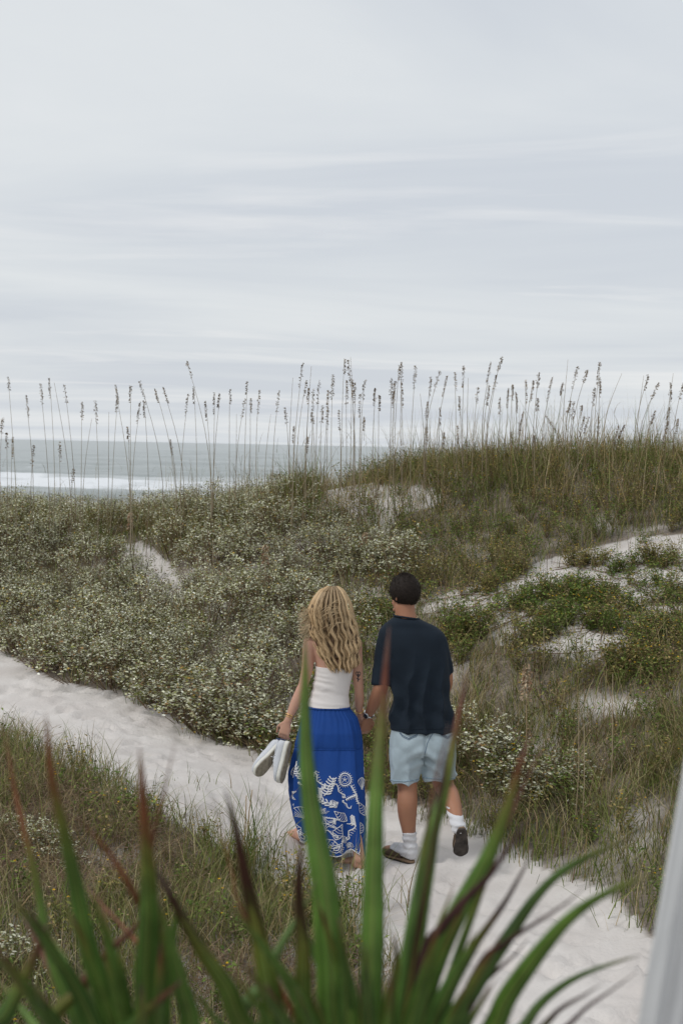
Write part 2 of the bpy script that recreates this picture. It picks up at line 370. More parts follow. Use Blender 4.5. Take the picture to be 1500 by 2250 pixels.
# ------------------------------------------------------------------ sea
SEA = -2.65
sy_ = np.r_[np.arange(62, 120, .8), np.arange(120, 260, .55), spaced(260, 900, 1.2, 12)[:-1], spaced(900, 40000, 40, 4000)]
su = np.linspace(-1, 1, 170)
half = np.where(sy_ < 900, 60 + sy_ * .32, 60 + sy_ * 1.2)
SX = su[None] * half[:, None]; SY = np.repeat(sy_[:, None], len(su), 1)
fade = np.clip(1.2 - SY / 1200, 0, 1)
ph = SY + 7 * (fbm(SX * .012 + 4, SY * .01) - .5) + SX * .05
h = .75 * np.sin(ph * 2 * math.pi / 31) * (0.5 + fbm(SX * .02, SY * .02)) + .22 * np.sin(ph * 2 * math.pi / 13 + SX * .07) + .55 * (fbm(SX * .13, SY * .09 + 3) - .5) + .35 * (fbm(SX * .45, SY * .3) - .5)
brk = lambda y0, wd, am: am * np.exp(-(((SY + 5 * (fbm(SX * .05 + y0, SY * 0 + .3) - .5) * 2 - SX * .07) - y0) / wd) ** 2)
h = h + brk(124, 4.5, .75) + brk(182, 6, .5)
SZ = SEA + h * fade
yw = SY + 26 * (fbm(SX * .045 + 2, SY * .02) - .5) * 2 + 9 * (fbm(SX * .22 + 7, SY * .05) - .5) * 2 - SX * .12
foam = np.clip(np.minimum((yw - 131) / 5, (212 - yw) / 34), 0, 1) * (.40 + .95 * fbm(SX * .12, SY * .07))
foam = np.maximum(foam, np.clip(1 - np.abs(yw - 111) / 5, 0, 1) * 1.0)
foam = np.maximum(foam, np.clip(1 - np.abs(yw - 84) / 14, 0, 1) * .9)
foam = np.maximum(foam, np.clip((fbm(SX * .16 + 50, SY * .09) - .62) * 7, 0, .5) * (SY < 700))
nx, ny = len(su), len(sy_); idx = np.arange(nx * ny).reshape(ny, nx)
Fq = np.stack([idx[:-1, :-1], idx[:-1, 1:], idx[1:, 1:], idx[1:, :-1]], -1).reshape(-1, 4)
def sea_fn(t, b, tcn):
    L = t.links.new
    a = t.nodes.new('ShaderNodeAttribute'); a.attribute_name = 'foam'
    mp = t.nodes.new('ShaderNodeMapping'); mp.inputs['Scale'].default_value = (.16, .3, .3); L(tcn.outputs['Object'], mp.inputs[0])
    n1 = t.nodes.new('ShaderNodeTexNoise'); n1.inputs['Scale'].default_value = 1.7; n1.inputs['Detail'].default_value = 9; n1.inputs['Roughness'].default_value = .65; L(mp.outputs[0], n1.inputs['Vector'])
    su_ = t.nodes.new('ShaderNodeMath'); su_.operation = 'ADD'; L(a.outputs['Fac'], su_.inputs[0]); L(n1.outputs[0], su_.inputs[1])
    mr = t.nodes.new('ShaderNodeMapRange'); mr.inputs[1].default_value = .78; mr.inputs[2].default_value = 1.4; L(su_.outputs[0], mr.inputs[0])
    n2 = t.nodes.new('ShaderNodeTexNoise'); n2.inputs['Scale'].default_value = .12; n2.inputs['Detail'].default_value = 6; L(mp.outputs[0], n2.inputs['Vector'])
    r = t.nodes.new('ShaderNodeValToRGB'); r.color_ramp.elements[0].position = .35; r.color_ramp.elements[0].color = (.27, .30, .295, 1); r.color_ramp.elements[1].position = .7; r.color_ramp.elements[1].color = (.37, .40, .395, 1); L(n2.outputs[0], r.inputs[0])
    mx = t.nodes.new('ShaderNodeMix'); mx.data_type = 'RGBA'; mx.inputs[7].default_value = (.74, .76, .78, 1)
    L(mr.outputs[0], mx.inputs[0]); L(r.outputs[0], mx.inputs[6]); L(mx.outputs[2], b.inputs['Base Color'])
    rr = t.nodes.new('ShaderNodeMapRange'); rr.inputs[3].default_value = .28; rr.inputs[4].default_value = .9; L(mr.outputs[0], rr.inputs[0]); L(rr.outputs[0], b.inputs['Roughness'])
    bp = t.nodes.new('ShaderNodeBump'); bp.inputs['Strength'].default_value = .8; bp.inputs['Distance'].default_value = .5; L(n1.outputs[0], bp.inputs['Height']); L(bp.outputs[0], b.inputs['Normal'])
WATER = mat('sea_water', (.2, .25, .24), .3, fn=sea_fn, spec=.3)
link('sea', np_mesh('sea', np.c_[SX.ravel(), SY.ravel(), SZ.ravel()], Fq, m=WATER, smooth=True, attrs={'foam': foam.ravel()}), kind='structure', label='grey green sea with white breaking surf')
# ------------------------------------------------------------------ vegetation
LEAF = mat('leaf', (.3, .33, .25), .7, attr=True, trans=.12, spec=.12)
GRASS = mat('grass_blade', (.2, .2, .1), .7, attr=True, trans=.12, spec=.12)
TWIG = mat('twig', (.16, .12, .08), .9, attr=True)
STRAW = mat('straw', (.3, .24, .15), .85, attr=True)
CROTON = [(-900, 1090), (0, 1088), (300, 1090), (500, 1100), (640, 1105), (690, 1160), (760, 1190), (850, 1185), (900, 1240), (850, 1300), (800, 1330), (760, 1400), (700, 1480), (660, 1560), (650, 1655), (560, 1645), (420, 1590), (300, 1520), (130, 1490), (0, 1425), (-900, 1365)]
def in_sand(px, py, jit=14):
    jx = px + RNG.normal(0, jit, px.shape); jy = py + RNG.normal(0, jit * .6, px.shape)
    r = np.zeros(px.shape, bool)
    for s_ in SANDS: r |= inpoly(jx, jy, s_)
    return r
def on_path(px, py, jit=6): return inpoly(px + RNG.normal(0, jit, px.shape), py + RNG.normal(0, jit * .6, px.shape), PATH)
def scatter(spacing, x0=-8, x1=7, y0=4.6, y1=23):
    a = np.arange(x0, x1, spacing); b = np.arange(y0, y1, spacing); A, B = np.meshgrid(a, b)
    A = (A + RNG.uniform(-.5, .5, A.shape) * spacing).ravel(); B = (B + RNG.uniform(-.5, .5, B.shape) * spacing).ravel()
    Zz = ground(A, B); V = np.c_[A, B, Zz]; px, py, d = proj(V)
    k = (px > -260) & (px < 1760)
    return V[k], px[k], py[k]

def blades(base, h, az, bend, wid, col, tipcol=None, lv=4):
    "curved tapering grass blades -> verts, tris, colours"
    n = len(base); ts = np.linspace(0, 1, lv); up = np.array([0, 0, 1.])
    dr = np.c_[np.cos(az), np.sin(az), np.zeros(n)]; sd = np.c_[-np.sin(az), np.cos(az), np.zeros(n)]
    rot = RNG.uniform(-.9, .9, n)[:, None]; sd = sd * np.cos(rot) + dr * np.sin(rot)
    V = []; C = []
    tipcol = col if tipcol is None else tipcol
    for i, t in enumerate(ts):
        c = base + up * (h * (t - .42 * bend * t ** 2.2))[:, None] + dr * (h * bend * .85 * t ** 1.7)[:, None]
        w_ = (wid * (1 - t) ** .6 * .5)[:, None]; cc = col * (1 - t) + tipcol * t
        if i < lv - 1: V += [c - sd * w_, c + sd * w_]; C += [cc, cc]
        else: V.append(c); C.append(cc)
    k = len(V); V = np.stack(V, 1).reshape(-1, 3); C = np.stack(C, 1).reshape(-1, 3)
    T = []
    for i in range(lv - 2): a = 2 * i; T += [(a, a + 1, a + 3), (a, a + 3, a + 2)]
    a = 2 * (lv - 2); T.append((a, a + 1, a + 2))
    T = (np.arange(n)[:, None, None] * k + np.array(T)[None]).reshape(-1, 3)
    return V, T, C
def leaves(cen, dr, nrm, L, W, col, hexa=False, fold=.25):
    n = len(cen); dr = dr / np.linalg.norm(dr, axis=1, keepdims=True)
    sd = np.cross(nrm, dr); sd /= np.maximum(np.linalg.norm(sd, axis=1, keepdims=True), 1e-6); nr = np.cross(dr, sd)
    L = L[:, None]; W = W[:, None]
    if hexa:
        V = np.stack([cen, cen + dr * L * .3 - sd * W * .5 + nr * W * fold * .6, cen + dr * L * .7 - sd * W * .42 + nr * W * fold * .3, cen + dr * L - nr * L * .08, cen + dr * L * .7 + sd * W * .42 + nr * W * fold * .3, cen + dr * L * .3 + sd * W * .5 + nr * W * fold * .6], 1)
        T = np.array([(0, 2, 1), (0, 3, 2), (0, 4, 3), (0, 5, 4)]); k = 6
    else:
        V = np.stack([cen, cen + dr * L * .45 - sd * W * .5 + nr * W * fold, cen + dr * L, cen + dr * L * .45 + sd * W * .5 + nr * W * fold], 1)
        T = np.array([(0, 2, 1), (0, 3, 2)]); k = 4
    T = (np.arange(n)[:, None, None] * k + T[None]).reshape(-1, 3)
    return V.reshape(-1, 3), T, np.repeat(col, k, 0)
def stick(p0, p1, r0, r1, col):
    "three sided straight twigs, vectorised"
    n = len(p0); d = p1 - p0; d /= np.maximum(np.linalg.norm(d, axis=1, keepdims=True), 1e-6)
    a = np.cross(d, np.array([.31, .93, .2])); a /= np.maximum(np.linalg.norm(a, axis=1, keepdims=True), 1e-6); b = np.cross(d, a)
    V = []
    for p, r in ((p0, r0), (p1, r1)):
        for k in range(3):
            t = 2 * math.pi * k / 3; V.append(p + (a * math.cos(t) + b * math.sin(t)) * np.asarray(r).reshape(-1, 1))
    V = np.stack(V, 1).reshape(-1, 3)
    T = np.array([(0, 1, 4), (0, 4, 3), (1, 2, 5), (1, 5, 4), (2, 0, 3), (2, 3, 5)])
    return V, (np.arange(n)[:, None, None] * 6 + T[None]).reshape(-1, 3), np.repeat(col, 6, 0)
class Soup:
    def __init__(s): s.V = []; s.T = []; s.C = []; s.n = 0
    def add(s, VTC, off=None):
        V, T, C = VTC
        if off is not None: V = V + off
        s.V.append(V); s.T.append(T + s.n); s.C.append(C); s.n += len(V)
    def mesh(s, name, m): return np_mesh(name, np.concatenate(s.V), np.concatenate(s.T), np.concatenate(s.C), m)
def rnd(n, a, b): return RNG.uniform(a, b, n)
def pick(n, cols, p, jit=.18):
    c = np.array(cols)[RNG.choice(len(cols), n, p=p)]
    return c * (1 + RNG.normal(0, jit, (n, 1)))

# ---- silver leaved croton bushes: sprays of pale leaves on thin brown stems
SILV = [(.57, .57, .43), (.45, .45, .28), (.19, .20, .065), (.66, .66, .54), (.27, .17, .08), (.47, .33, .09)]
SILP = [.29, .22, .27, .13, .07, .02]
def croton(Rr, Hh, nst=34, per=15, hexa=False, size=1.0, sprays=3):
    az = rnd(nst, 0, 2 * math.pi); rr = Rr * np.sqrt(rnd(nst, .02, 1)); top = np.c_[rr * np.cos(az), rr * np.sin(az), Hh * (1 - .55 * (rr / Rr) ** 2) * rnd(nst, .75, 1.12)]
    p0 = np.c_[top[:, :2] * .25, np.full(nst, -.03)]; mid = p0 * .45 + top * .55 + np.c_[np.zeros((nst, 2)), rnd(nst, -.03, .03)]
    st = Soup(); bc = pick(nst, [(.13, .085, .05), (.21, .15, .09), (.085, .065, .035)], [.5, .3, .2])
    st.add(stick(p0, mid, np.full(nst, .004), np.full(nst, .003), bc)); st.add(stick(mid, top, np.full(nst, .003), np.full(nst, .0015), bc))
    # side sprays
    ns = nst * sprays; k = RNG.integers(0, nst, ns); t = rnd(ns, .35, .95)[:, None]; o = mid[k] * (1 - t) + top[k] * t
    a2 = rnd(ns, 0, 2 * math.pi); e = o + np.c_[np.cos(a2), np.sin(a2), rnd(ns, .2, 1.1)] * rnd(ns, .05, .11)[:, None]
    if hexa: st.add(stick(o, e, np.full(ns, .002), np.full(ns, .001), bc[k]))
    tips = np.r_[top, e]; nt_ = len(tips); n = nt_ * per // 3; k = RNG.integers(0, nt_, n)
    a3 = rnd(n, 0, 2 * math.pi); out_ = np.c_[np.cos(a3), np.sin(a3), rnd(n, -.35, .6)]
    cen = tips[k] + out_ * rnd(n, .004, .022)[:, None] - np.c_[np.zeros((n, 2)), rnd(n, 0, .08)]
    nr = np.c_[RNG.normal(0, .5, (n, 2)), np.ones(n)] + out_ * .3
    tcl = np.clip(1 + RNG.normal(0, .27, (nt_, 1)), .4, 1.4); col = pick(n, SILV, SILP, .12) * tcl[k]
    lf = Soup(); lf.add(leaves(cen, out_, nr, rnd(n, .020, .040) * size, rnd(n, .012, .022) * size, col, hexa))
    return st, lf
croton_vars = [croton(.42 * a, .46 * b, 28, 17, False, .97) for a, b in ((1, 1), (1.15, .9), (.85, 1.1), (1, .85), (.9, 1.15), (1.1, 1))]
edge_vars = [croton(.36 * a, .42 * b, 28, 19, True) for a, b in ((1, 1), (1.15, .9), (.85, 1.05), (.75, .8))]
def rotz(V, a): c, s = math.cos(a), math.sin(a); return np.c_[V[:, 0] * c - V[:, 1] * s, V[:, 0] * s + V[:, 1] * c, V[:, 2]]
# individual bushes that stand out: along the path edge, right of the man, at the lower left
edge_spots = []
for (px, py, s_) in [(-60, 1412, 1.2), (30, 1432, 1.15), (110, 1476, 1.1), (175, 1500, 1.2), (245, 1512, 1.05), (310, 1522, .8), (345, 1556, 1.1), (400, 1583, 1.15), (455, 1607, 1.2), (505, 1622, 1.05), (548, 1640, 1.15), (600, 1652, 1.1), (640, 1648, .9)]:
    edge_spots.append((px, py, s_, 'edge'))
for (px, py, s_) in [(1035, 1705, 1.0), (1085, 1742, 1.1), (1140, 1760, 1.0), (1195, 1768, 1.05), (1245, 1740, .75), (1100, 1680, .9)]: edge_spots.append((px, py, s_, 'right'))
for (px, py, s_) in [(15, 1840, .5), (85, 1880, .55), (125, 1915, .45), (10, 2170, .6)]: edge_spots.append((px, py, s_, 'near'))
for (px, py, s_) in [(790, 1255, 1.0), (840, 1268, 1.1), (880, 1262, .9), (745, 1262, 1.0)]: edge_spots.append((px, py, s_, 'mid'))
ev_mesh = [(a.mesh('croton_stems', TWIG), b.mesh('croton_foliage', LEAF)) for a, b in edge_vars]
groups = {'edge': ('silver croton bush on the far edge of the sand path', 'silver croton bushes along the path'), 'right': ('silver croton bush in the grass right of the man', 'silver croton bushes beside the man'),
          'near': ('small silver croton bush in the lower left grass', 'silver croton bushes at lower left'), 'mid': ('silver croton bush on the slope above the couple\'s heads', 'silver croton bushes on the middle slope')}
for g in groups:
    L_ = sorted([s for s in edge_spots if s[3] == g])
    for i, (px, py, s_, _) in enumerate(L_):
        p = on_ground(px, py)
        t = thing('croton_bush', p, groups[g][0] + ', ' + ordinal(i + 1) + ' from left', 'bush', groups[g][1])
        v = ev_mesh[(i * 7 + len(g)) % 4]; a = random.uniform(0, 6.28)
        t.rotation_euler = (0, 0, a); t.scale = (s_, s_, s_ * random.uniform(.72, .98))
        link('stems', v[0], t, world=False); link('foliage', v[1], t, world=False)
# the thicket behind them reads as one mass
V, px, py = scatter(.35)
k = inpoly(px + RNG.normal(0, 12, len(px)), py, CROTON) & ~in_sand(px, py, 8) & ~on_path(px, py - 12) & ~((px > 210) & (px < 420) & (py > 1150) & (py < 1250) & (RNG.random(len(px)) < .7))
k &= fbm(V[:, 0] * .8 + 3, V[:, 1] * .8) > .27
k |= (inpoly(px, py, [(1000, 1620), (1120, 1610), (1260, 1690), (1200, 1730), (1040, 1700)]) & (RNG.random(len(px)) < .6))
V = V[k]; cs, cl = Soup(), Soup(); ncroton = len(V)
for i, p in enumerate(V):
    st, lf = croton_vars[RNG.integers(0, 6)]; a = RNG.uniform(0, 6.28); s_ = RNG.uniform(.72, 1.12); tone = RNG.normal(1, .1)
    for S_, D in ((st, cs), (lf, cl)):
        D.add((rotz(np.concatenate(S_.V), a) * s_ + p, np.concatenate(S_.T), np.concatenate(S_.C) * tone))
thk = thing('croton_thicket', (0, 15, 1), 'mass of silver leaved croton covering the left dune slope', 'ground cover'); thk['kind'] = 'stuff'
link('stems', cs.mesh('thicket_stems', TWIG), thk, kind='stuff'); link('foliage', cl.mesh('thicket_foliage', LEAF), thk, kind='stuff')

# ---- dune grass
GREEN = np.array([(.125, .165, .035), (.18, .215, .055), (.23, .24, .085), (.08, .115, .025)])
DRY = np.array([(.35, .27, .14), (.27, .19, .09), (.44, .36, .22), (.15, .095, .05)])
def grass_clumps(V, per, h, dry, wid=.0055, spread=.09, bend=(.25, 1.1), wind=None, tone=1.):
    n = len(V) * per; b = np.repeat(V, per, 0) + np.c_[RNG.normal(0, spread, (n, 2)), np.zeros(n)]
    b[:, 2] = ground(b[:, 0], b[:, 1]) - .01
    dr = np.repeat(dry, per) if hasattr(dry, '__len__') else np.full(n, dry)
    isd = RNG.random(n) < dr
    col = np.where(isd[:, None], DRY[RNG.integers(0, 4, n)], GREEN[RNG.integers(0, 4, n)]) * (1 + RNG.normal(0, .15, (n, 1)))
    tip = np.where((RNG.random(n) < .45)[:, None], DRY[RNG.integers(0, 3, n)], col)
    az = rnd(n, 0, 2 * math.pi)
    if wind is not None: az = wind + RNG.normal(0, 1.1, n)
    hh = (np.repeat(h, per) if hasattr(h, '__len__') else h) * rnd(n, .45, 1.15)
    return blades(b, hh, az, rnd(n, *bend), rnd(n, .6, 1.3) * wid, col * tone, tip * tone)
gs = Soup()
V, px, py = scatter(.2)
path = on_path(px, py); sand = in_sand(px, py); cro = inpoly(px, py, CROTON)
far = py < 1760
crest = (py < 1130) & (px > 640)
nz = fbm(V[:, 0] * 1.1 + 7, V[:, 1] * 1.1)
k = crest & ~sand; gs.add(grass_clumps(V[k], 28, rnd(k.sum(), .38, .62), np.clip(nz[k] * .8, .12, .6), wid=.007))
k = ~path & ~sand & ~cro & far & ~crest & (px > 640) & (nz > .25); gs.add(grass_clumps(V[k], 32, rnd(k.sum(), .25, .48), np.clip(nz[k] * .8, .12, .6), wid=.006, bend=(.4, 1.3)))
bank = ~path & ~sand & (px > 985) & (py > 1540) & (py < 2060)
k = bank; gs.add(grass_clumps(V[k], 44, rnd(k.sum(), .3, .52), np.clip(nz[k] * .7, .1, .5), wid=.0055, bend=(.4, 1.2)))
k = cro & ~sand & (nz > .44); gs.add(grass_clumps(V[k], 13, rnd(k.sum(), .35, .6), .4, wid=.006))
k = cro & (py < 1250) & (px > 180) & (px < 430) & ~sand; gs.add(grass_clumps(V[k], 14, .55, .3, wid=.006))
k = cro & (py < 1215) & ~sand & (RNG.random(len(px)) < .5); gs.add(grass_clumps(V[k], 12, .66, .45, wid=.006, bend=(.1, .9)))
k = (py < 1150) & ~sand & (RNG.random(len(px)) < .5); gs.add(grass_clumps(V[k], 5, .95, .6, wid=.006, bend=(.05, .6)))
k = inpoly(px, py, SANDS[1]) & (RNG.random(len(px)) < .95); gs.add(grass_clumps(V[k], 17, .36, .55, wid=.006, spread=.08))
k = sand & (RNG.random(len(px)) < .32); gs.add(grass_clumps(V[k], 8, .3, .5, wid=.005, spread=.05))
link('dune_grass', gs.mesh('dune_grass', GRASS), label='green and straw coloured grass growing over the dune', cat='grass', kind='stuff')
# near bank, lower left
NEAR = (py > 1640) & ~path & (px < 1000)
g2 = Soup()
V2, px2, py2 = scatter(.13, -5, 2, 4.2, 11.5)
near = ~inpoly(px2 + RNG.normal(0, 10, len(px2)), py2 + RNG.normal(0, 10, len(px2)), PATH) & (py2 > 1600) & (px2 < 990)
nz2 = fbm(V2[:, 0] * 1.7 + 2, V2[:, 1] * 1.7)
k = near; g2.add(grass_clumps(V2[k], 26, rnd(k.sum(), .14, .34), np.clip((nz2[k] - .3) * 2.6, .08, .85), wid=.0042, spread=.07, bend=(.5, 1.5), tone=.82))
k = near & (nz2 < .6); g2.add(grass_clumps(V2[k], 16, .36, .15, wid=.005, bend=(.3, 1.)))
# brown dead mat
k = near & (nz2 > .52); n = int(k.sum()) * 20; b = np.repeat(V2[k], 20, 0) + np.c_[RNG.normal(0, .09, (n, 2)), rnd(n, 0, .1)]
az = rnd(n, 0, 6.28); L_ = rnd(n, .05, .16); e_ = b + np.c_[np.cos(az), np.sin(az), rnd(n, -.3, .55)] * L_[:, None]
link('dead_twig_mat', np_mesh('dead_twig_mat', *stick(b, e_, np.full(n, .0016), np.full(n, .001), pick(n, [(.2, .13, .085), (.14, .09, .06), (.28, .2, .14)], [.4, .3, .3])), m=TWIG), label='brown dead twigs matted under the near grass', cat='twigs', kind='stuff')
link('bank_grass', g2.mesh('bank_grass', GRASS), label='dry brown and green grass on the near bank below the palmetto', cat='grass', kind='stuff')

# ---- low herbs with yellow flowers over the right hand dune
def herb(V, hmin, hmax, nst=9, nl=16, flw=.5, green=.3):
    n = len(V) * nst; b = np.repeat(V, nst, 0); az = rnd(n, 0, 6.28); h = np.repeat(rnd(len(V), hmin, hmax), nst) * rnd(n, .6, 1.1)
    top = b + np.c_[np.cos(az) * h * rnd(n, .15, .9), np.sin(az) * h * rnd(n, .15, .9), h]
    b = b - np.array([0, 0, .02]); s = Soup(); tone = np.repeat(rnd(len(V), 0, 1), nst)
    s.add(stick(b, top, np.full(n, .0026), np.full(n, .0012), pick(n, [(.16, .11, .07), (.12, .11, .05), (.22, .16, .10)], [.4, .3, .3])))
    m = n * nl; k = np.repeat(np.arange(n), nl); t = rnd(m, .25, 1.0)[:, None]; c = b[k] * (1 - t) + top[k] * t + RNG.normal(0, .018, (m, 3))
    a = rnd(m, 0, 6.28); dr = np.c_[np.cos(a), np.sin(a), rnd(m, -.2, .7)]; nr = np.c_[RNG.normal(0, .5, (m, 2)), np.ones(m)]
    g = (tone[k] < green)[:, None]
    col = np.where(g, pick(m, [(.13, .19, .04), (.20, .25, .065), (.085, .13, .03)], [.4, .3, .3]), pick(m, [(.22, .22, .065), (.27, .21, .085), (.15, .16, .045), (.37, .30, .12)], [.35, .25, .25, .15]))
    s.add(leaves(c, dr, nr, rnd(m, .018, .042), rnd(m, .010, .019), col))
    f = np.where(RNG.random(n) < flw)[0]; f = np.repeat(f, 2); q = len(f)
    if q:
        ft = top[f] + RNG.normal(0, .025, (q, 3)); a = rnd(q, 0, 6.28); fc = pick(q, [(.62, .40, .03), (.50, .36, .22), (.42, .33, .20)], [.42, .33, .25], .1)
        for z_ in (0, 1.57): s.add(leaves(ft - np.c_[np.cos(a + z_), np.sin(a + z_), np.zeros(q)] * .008, np.c_[np.cos(a + z_), np.sin(a + z_), np.zeros(q)], np.c_[RNG.normal(0, .3, (q, 2)), np.ones(q)], rnd(q, .014, .02), rnd(q, .012, .016), fc))
    return s
V, px, py = scatter(.3)
path = on_path(px, py - 8); sand = in_sand(px, py); cro = inpoly(px, py, CROTON); nz = fbm(V[:, 0] * .9 + 21, V[:, 1] * .9)
right = ~path & ~sand & ~cro & (px > 640) & (py < 2050)
k = right & ((nz > .3) | (py < 1500)) & ~((px > 985) & (py > 1600) & (RNG.random(len(px)) < .55)) & (py > 1030)
link('flowering_herbs', herb(V[k], .2, .44, 11, 18, .55, .5).mesh('flowering_herbs', LEAF), label='olive herbs with small yellow flowers across the right dune', cat='herbs', kind='stuff')
k = cro & ~sand & (RNG.random(len(px)) < .17) | (sand & (RNG.random(len(px)) < .25)) | ((py > 1640) & (px < 900) & ~path & (RNG.random(len(px)) < .4))
link('dune_herbs', herb(V[k], .15, .34, 8, 14, .4, .55).mesh('dune_herbs', LEAF), label='small green herbs scattered through croton and sand', cat='herbs', kind='stuff')

# ---- green clumps and runners on the bare sand patch at the right
clump_spots = [(1250, 1310, .34, 'leafy green'), (1320, 1335, .4, 'broad yellow green'), (1130, 1335, .22, 'small green'), (1205, 1365, .28, 'low green'), (1180, 1400, .25, 'loose green'), (1320, 1390, .24, 'dark green'), (1430, 1288, .14, 'tiny green'), (1350, 1262, .13, 'tiny pale green'), (1480, 1320, .2, 'dark'), (1445, 1400, .3, 'grey green'), (1050, 1305, .2, 'small dry'), (1110, 1275, .25, 'dark twiggy'), (1290, 1245, .22, 'dry'), (1440, 1240, .26, 'grassy'), (845, 1360, .2, 'fresh green'), (1390, 1470, .36, 'large dark'), (1010, 1410, .34, 'tangled brown')]
for i, (px_, py_, r_, word) in enumerate(sorted(clump_spots)):
    p = on_ground(px_, py_)
    t = thing('beach_herb', p, f'{word} herb clump on the bare sand right of the couple, {ordinal(i + 1)} from left', 'plant', 'herb clumps on the bare sand')
    m_ = max(5, int(36 * r_ * r_ / .1)); q = np.c_[RNG.normal(0, r_ * .45, (m_, 2)), np.zeros(m_)]; q[:, 2] = ground(q[:, 0] + p.x, q[:, 1] + p.y) - p.z
    s = herb(q, .08, .24, 6, 14, .25, .8 if 'green' in word else .2); link('foliage', s.mesh('herb_foliage', LEAF), t, world=False)
    n = m_ * 2; b = np.repeat(q, 2, 0); a = rnd(n, 0, 6.28); e_ = b + np.c_[np.cos(a), np.sin(a), np.zeros(n)] * rnd(n, .1, .3)[:, None]; e_[:, 2] = ground(e_[:, 0] + p.x, e_[:, 1] + p.y) - p.z + .015
    link('stems', np_mesh('herb_stems', *stick(b, e_, np.full(n, .004), np.full(n, .002), pick(n, [(.16, .1, .07), (.2, .15, .1)], [.5, .5])), m=TWIG), t, world=False)
for i in range(22):
    pts = []; x_, y_ = random.uniform(990, 1470), random.uniform(1215, 1440); a = random.uniform(2.4, 4.2); p = on_ground(x_, y_); o = p.copy()
    for s_ in range(14):
        pts.append(Vector((p.x, p.y, float(ground(np.array([p.x]), np.array([p.y]))[0]) + .012 + .01 * random.random()))); a += random.gauss(0, .3); p = p + Vector((math.cos(a), math.sin(a), 0)) * .09
    t = thing('beach_vine', o, '', 'vine', 'vine runners on the bare sand'); A = Acc(); A.tube([q - o for q in pts], .004, 4, c=(.2, .12, .08)); link('runner', A.mesh('runner', TWIG, col=True), t, world=False)
    n = 34; kk = RNG.integers(0, 14, n); c = np.array([pts[j] - o for j in kk]) + np.c_[RNG.normal(0, .02, (n, 2)), rnd(n, .005, .05)]; a_ = rnd(n, 0, 6.28)
    link('leaves', np_mesh('vine_leaves', *leaves(c, np.c_[np.cos(a_), np.sin(a_), rnd(n, 0, .5)], np.c_[RNG.normal(0, .3, (n, 2)), np.ones(n)], rnd(n, .02, .045), rnd(n, .02, .035), pick(n, [(.11, .16, .05), (.2, .15, .07), (.08, .12, .04)], [.4, .3, .3]), True), m=LEAF), t, world=False)
vines = sorted([o for o in bpy.data.objects if o.name.startswith('beach_vine')], key=lambda o: float(proj(np.array([o.location]))[0][0]))
for i, o in enumerate(vines): o['label'] = f'thin vine runner trailing over the bare right hand sand, {ordinal(i + 1)} from left'

# ---- grass tufts that stand singly at the path edge
def tuft(px_, py_, n, h, label, spread=.05, dry=.2, stalks=0, bend=(.15, .9), wid=.006):
    p = on_ground(px_, py_); t = thing('grass_tuft', p, label, 'grass tuft')
    b = np.c_[RNG.normal(0, spread, (n, 2)), np.full(n, -.02)]; isd = RNG.random(n) < dry
    col = np.where(isd[:, None], DRY[RNG.integers(0, 4, n)], GREEN[RNG.integers(0, 4, n)]) * (1 + RNG.normal(0, .12, (n, 1)))
    link('blades', np_mesh('tuft_blades', *blades(b, h * rnd(n, .35, 1.1), rnd(n, 0, 6.28), rnd(n, *bend), rnd(n, .6, 1.2) * wid, col, lv=6), m=GRASS), t, world=False)
    for s_ in range(stalks):
        A = Acc(); x = random.uniform(-.06, .06); A.tube([(x, 0, -.02), (x + .01, .01, h * .5), (x + random.uniform(-.03, .03), .02, h * random.uniform(.6, .75))], [.004, .004, .003], 6, c=(.36, .26, .15)); link('broken_stalk', A.mesh('broken_stalk', STRAW, col=True), t, world=False)
tuft(555, 1905, 110, .62, 'tall dark green grass tuft with broken straw stalks left of the woman', .07, .15, 2)
tuft(500, 1940, 80, .55, 'arching green grass tuft left of and below the woman', .08, .2)
tuft(640, 1960, 60, .45, 'wispy green grass tuft below the woman\'s left foot', .1, .25)
tuft(800, 1995, 70, .55, 'thin arching grass tuft in front of the woman\'s right foot', .12, .3)
tuft(735, 2010, 60, .5, 'thin grass tuft at the near path edge below the skirt', .1, .35)
tuft(330, 1800, 70, .3, 'short bright green grass tuft at the near left path edge', .14, .15, bend=(.2, .8))
tuft(410, 1720, 36, .16, 'tiny sparse grass sprigs on the sand at the left', .12, .2)
tuft(265, 1745, 60, .34, 'green grass tuft on the lower left bank edge', .12, .25)
tuft(150, 1690, 70, .42, 'tall grass tuft at the far left of the near bank', .14, .3)
tuft(1035, 1838, 60, .34, 'green grass tuft at the path edge behind the man\'s raised foot', .05, .15)
tuft(1180, 1880, 120, .45, 'thick green grass tuft overhanging the right path edge', .12, .2, 2)
tuft(320, 1545, 70, .36, 'green grass tuft between croton bushes at the path edge', .05, .15)
tuft(165, 1500, 50, .3, 'small grass tuft on the left end of the path edge', .06, .2)
tuft(915, 1800, 14, .12, 'single small grass sprig on the sand behind the man', .02, .2)
tuft(670, 1075, 200, .75, 'dense dark green sea oat clump on the crest above the woman', .13, .15, bend=(.1, .7), wid=.009)

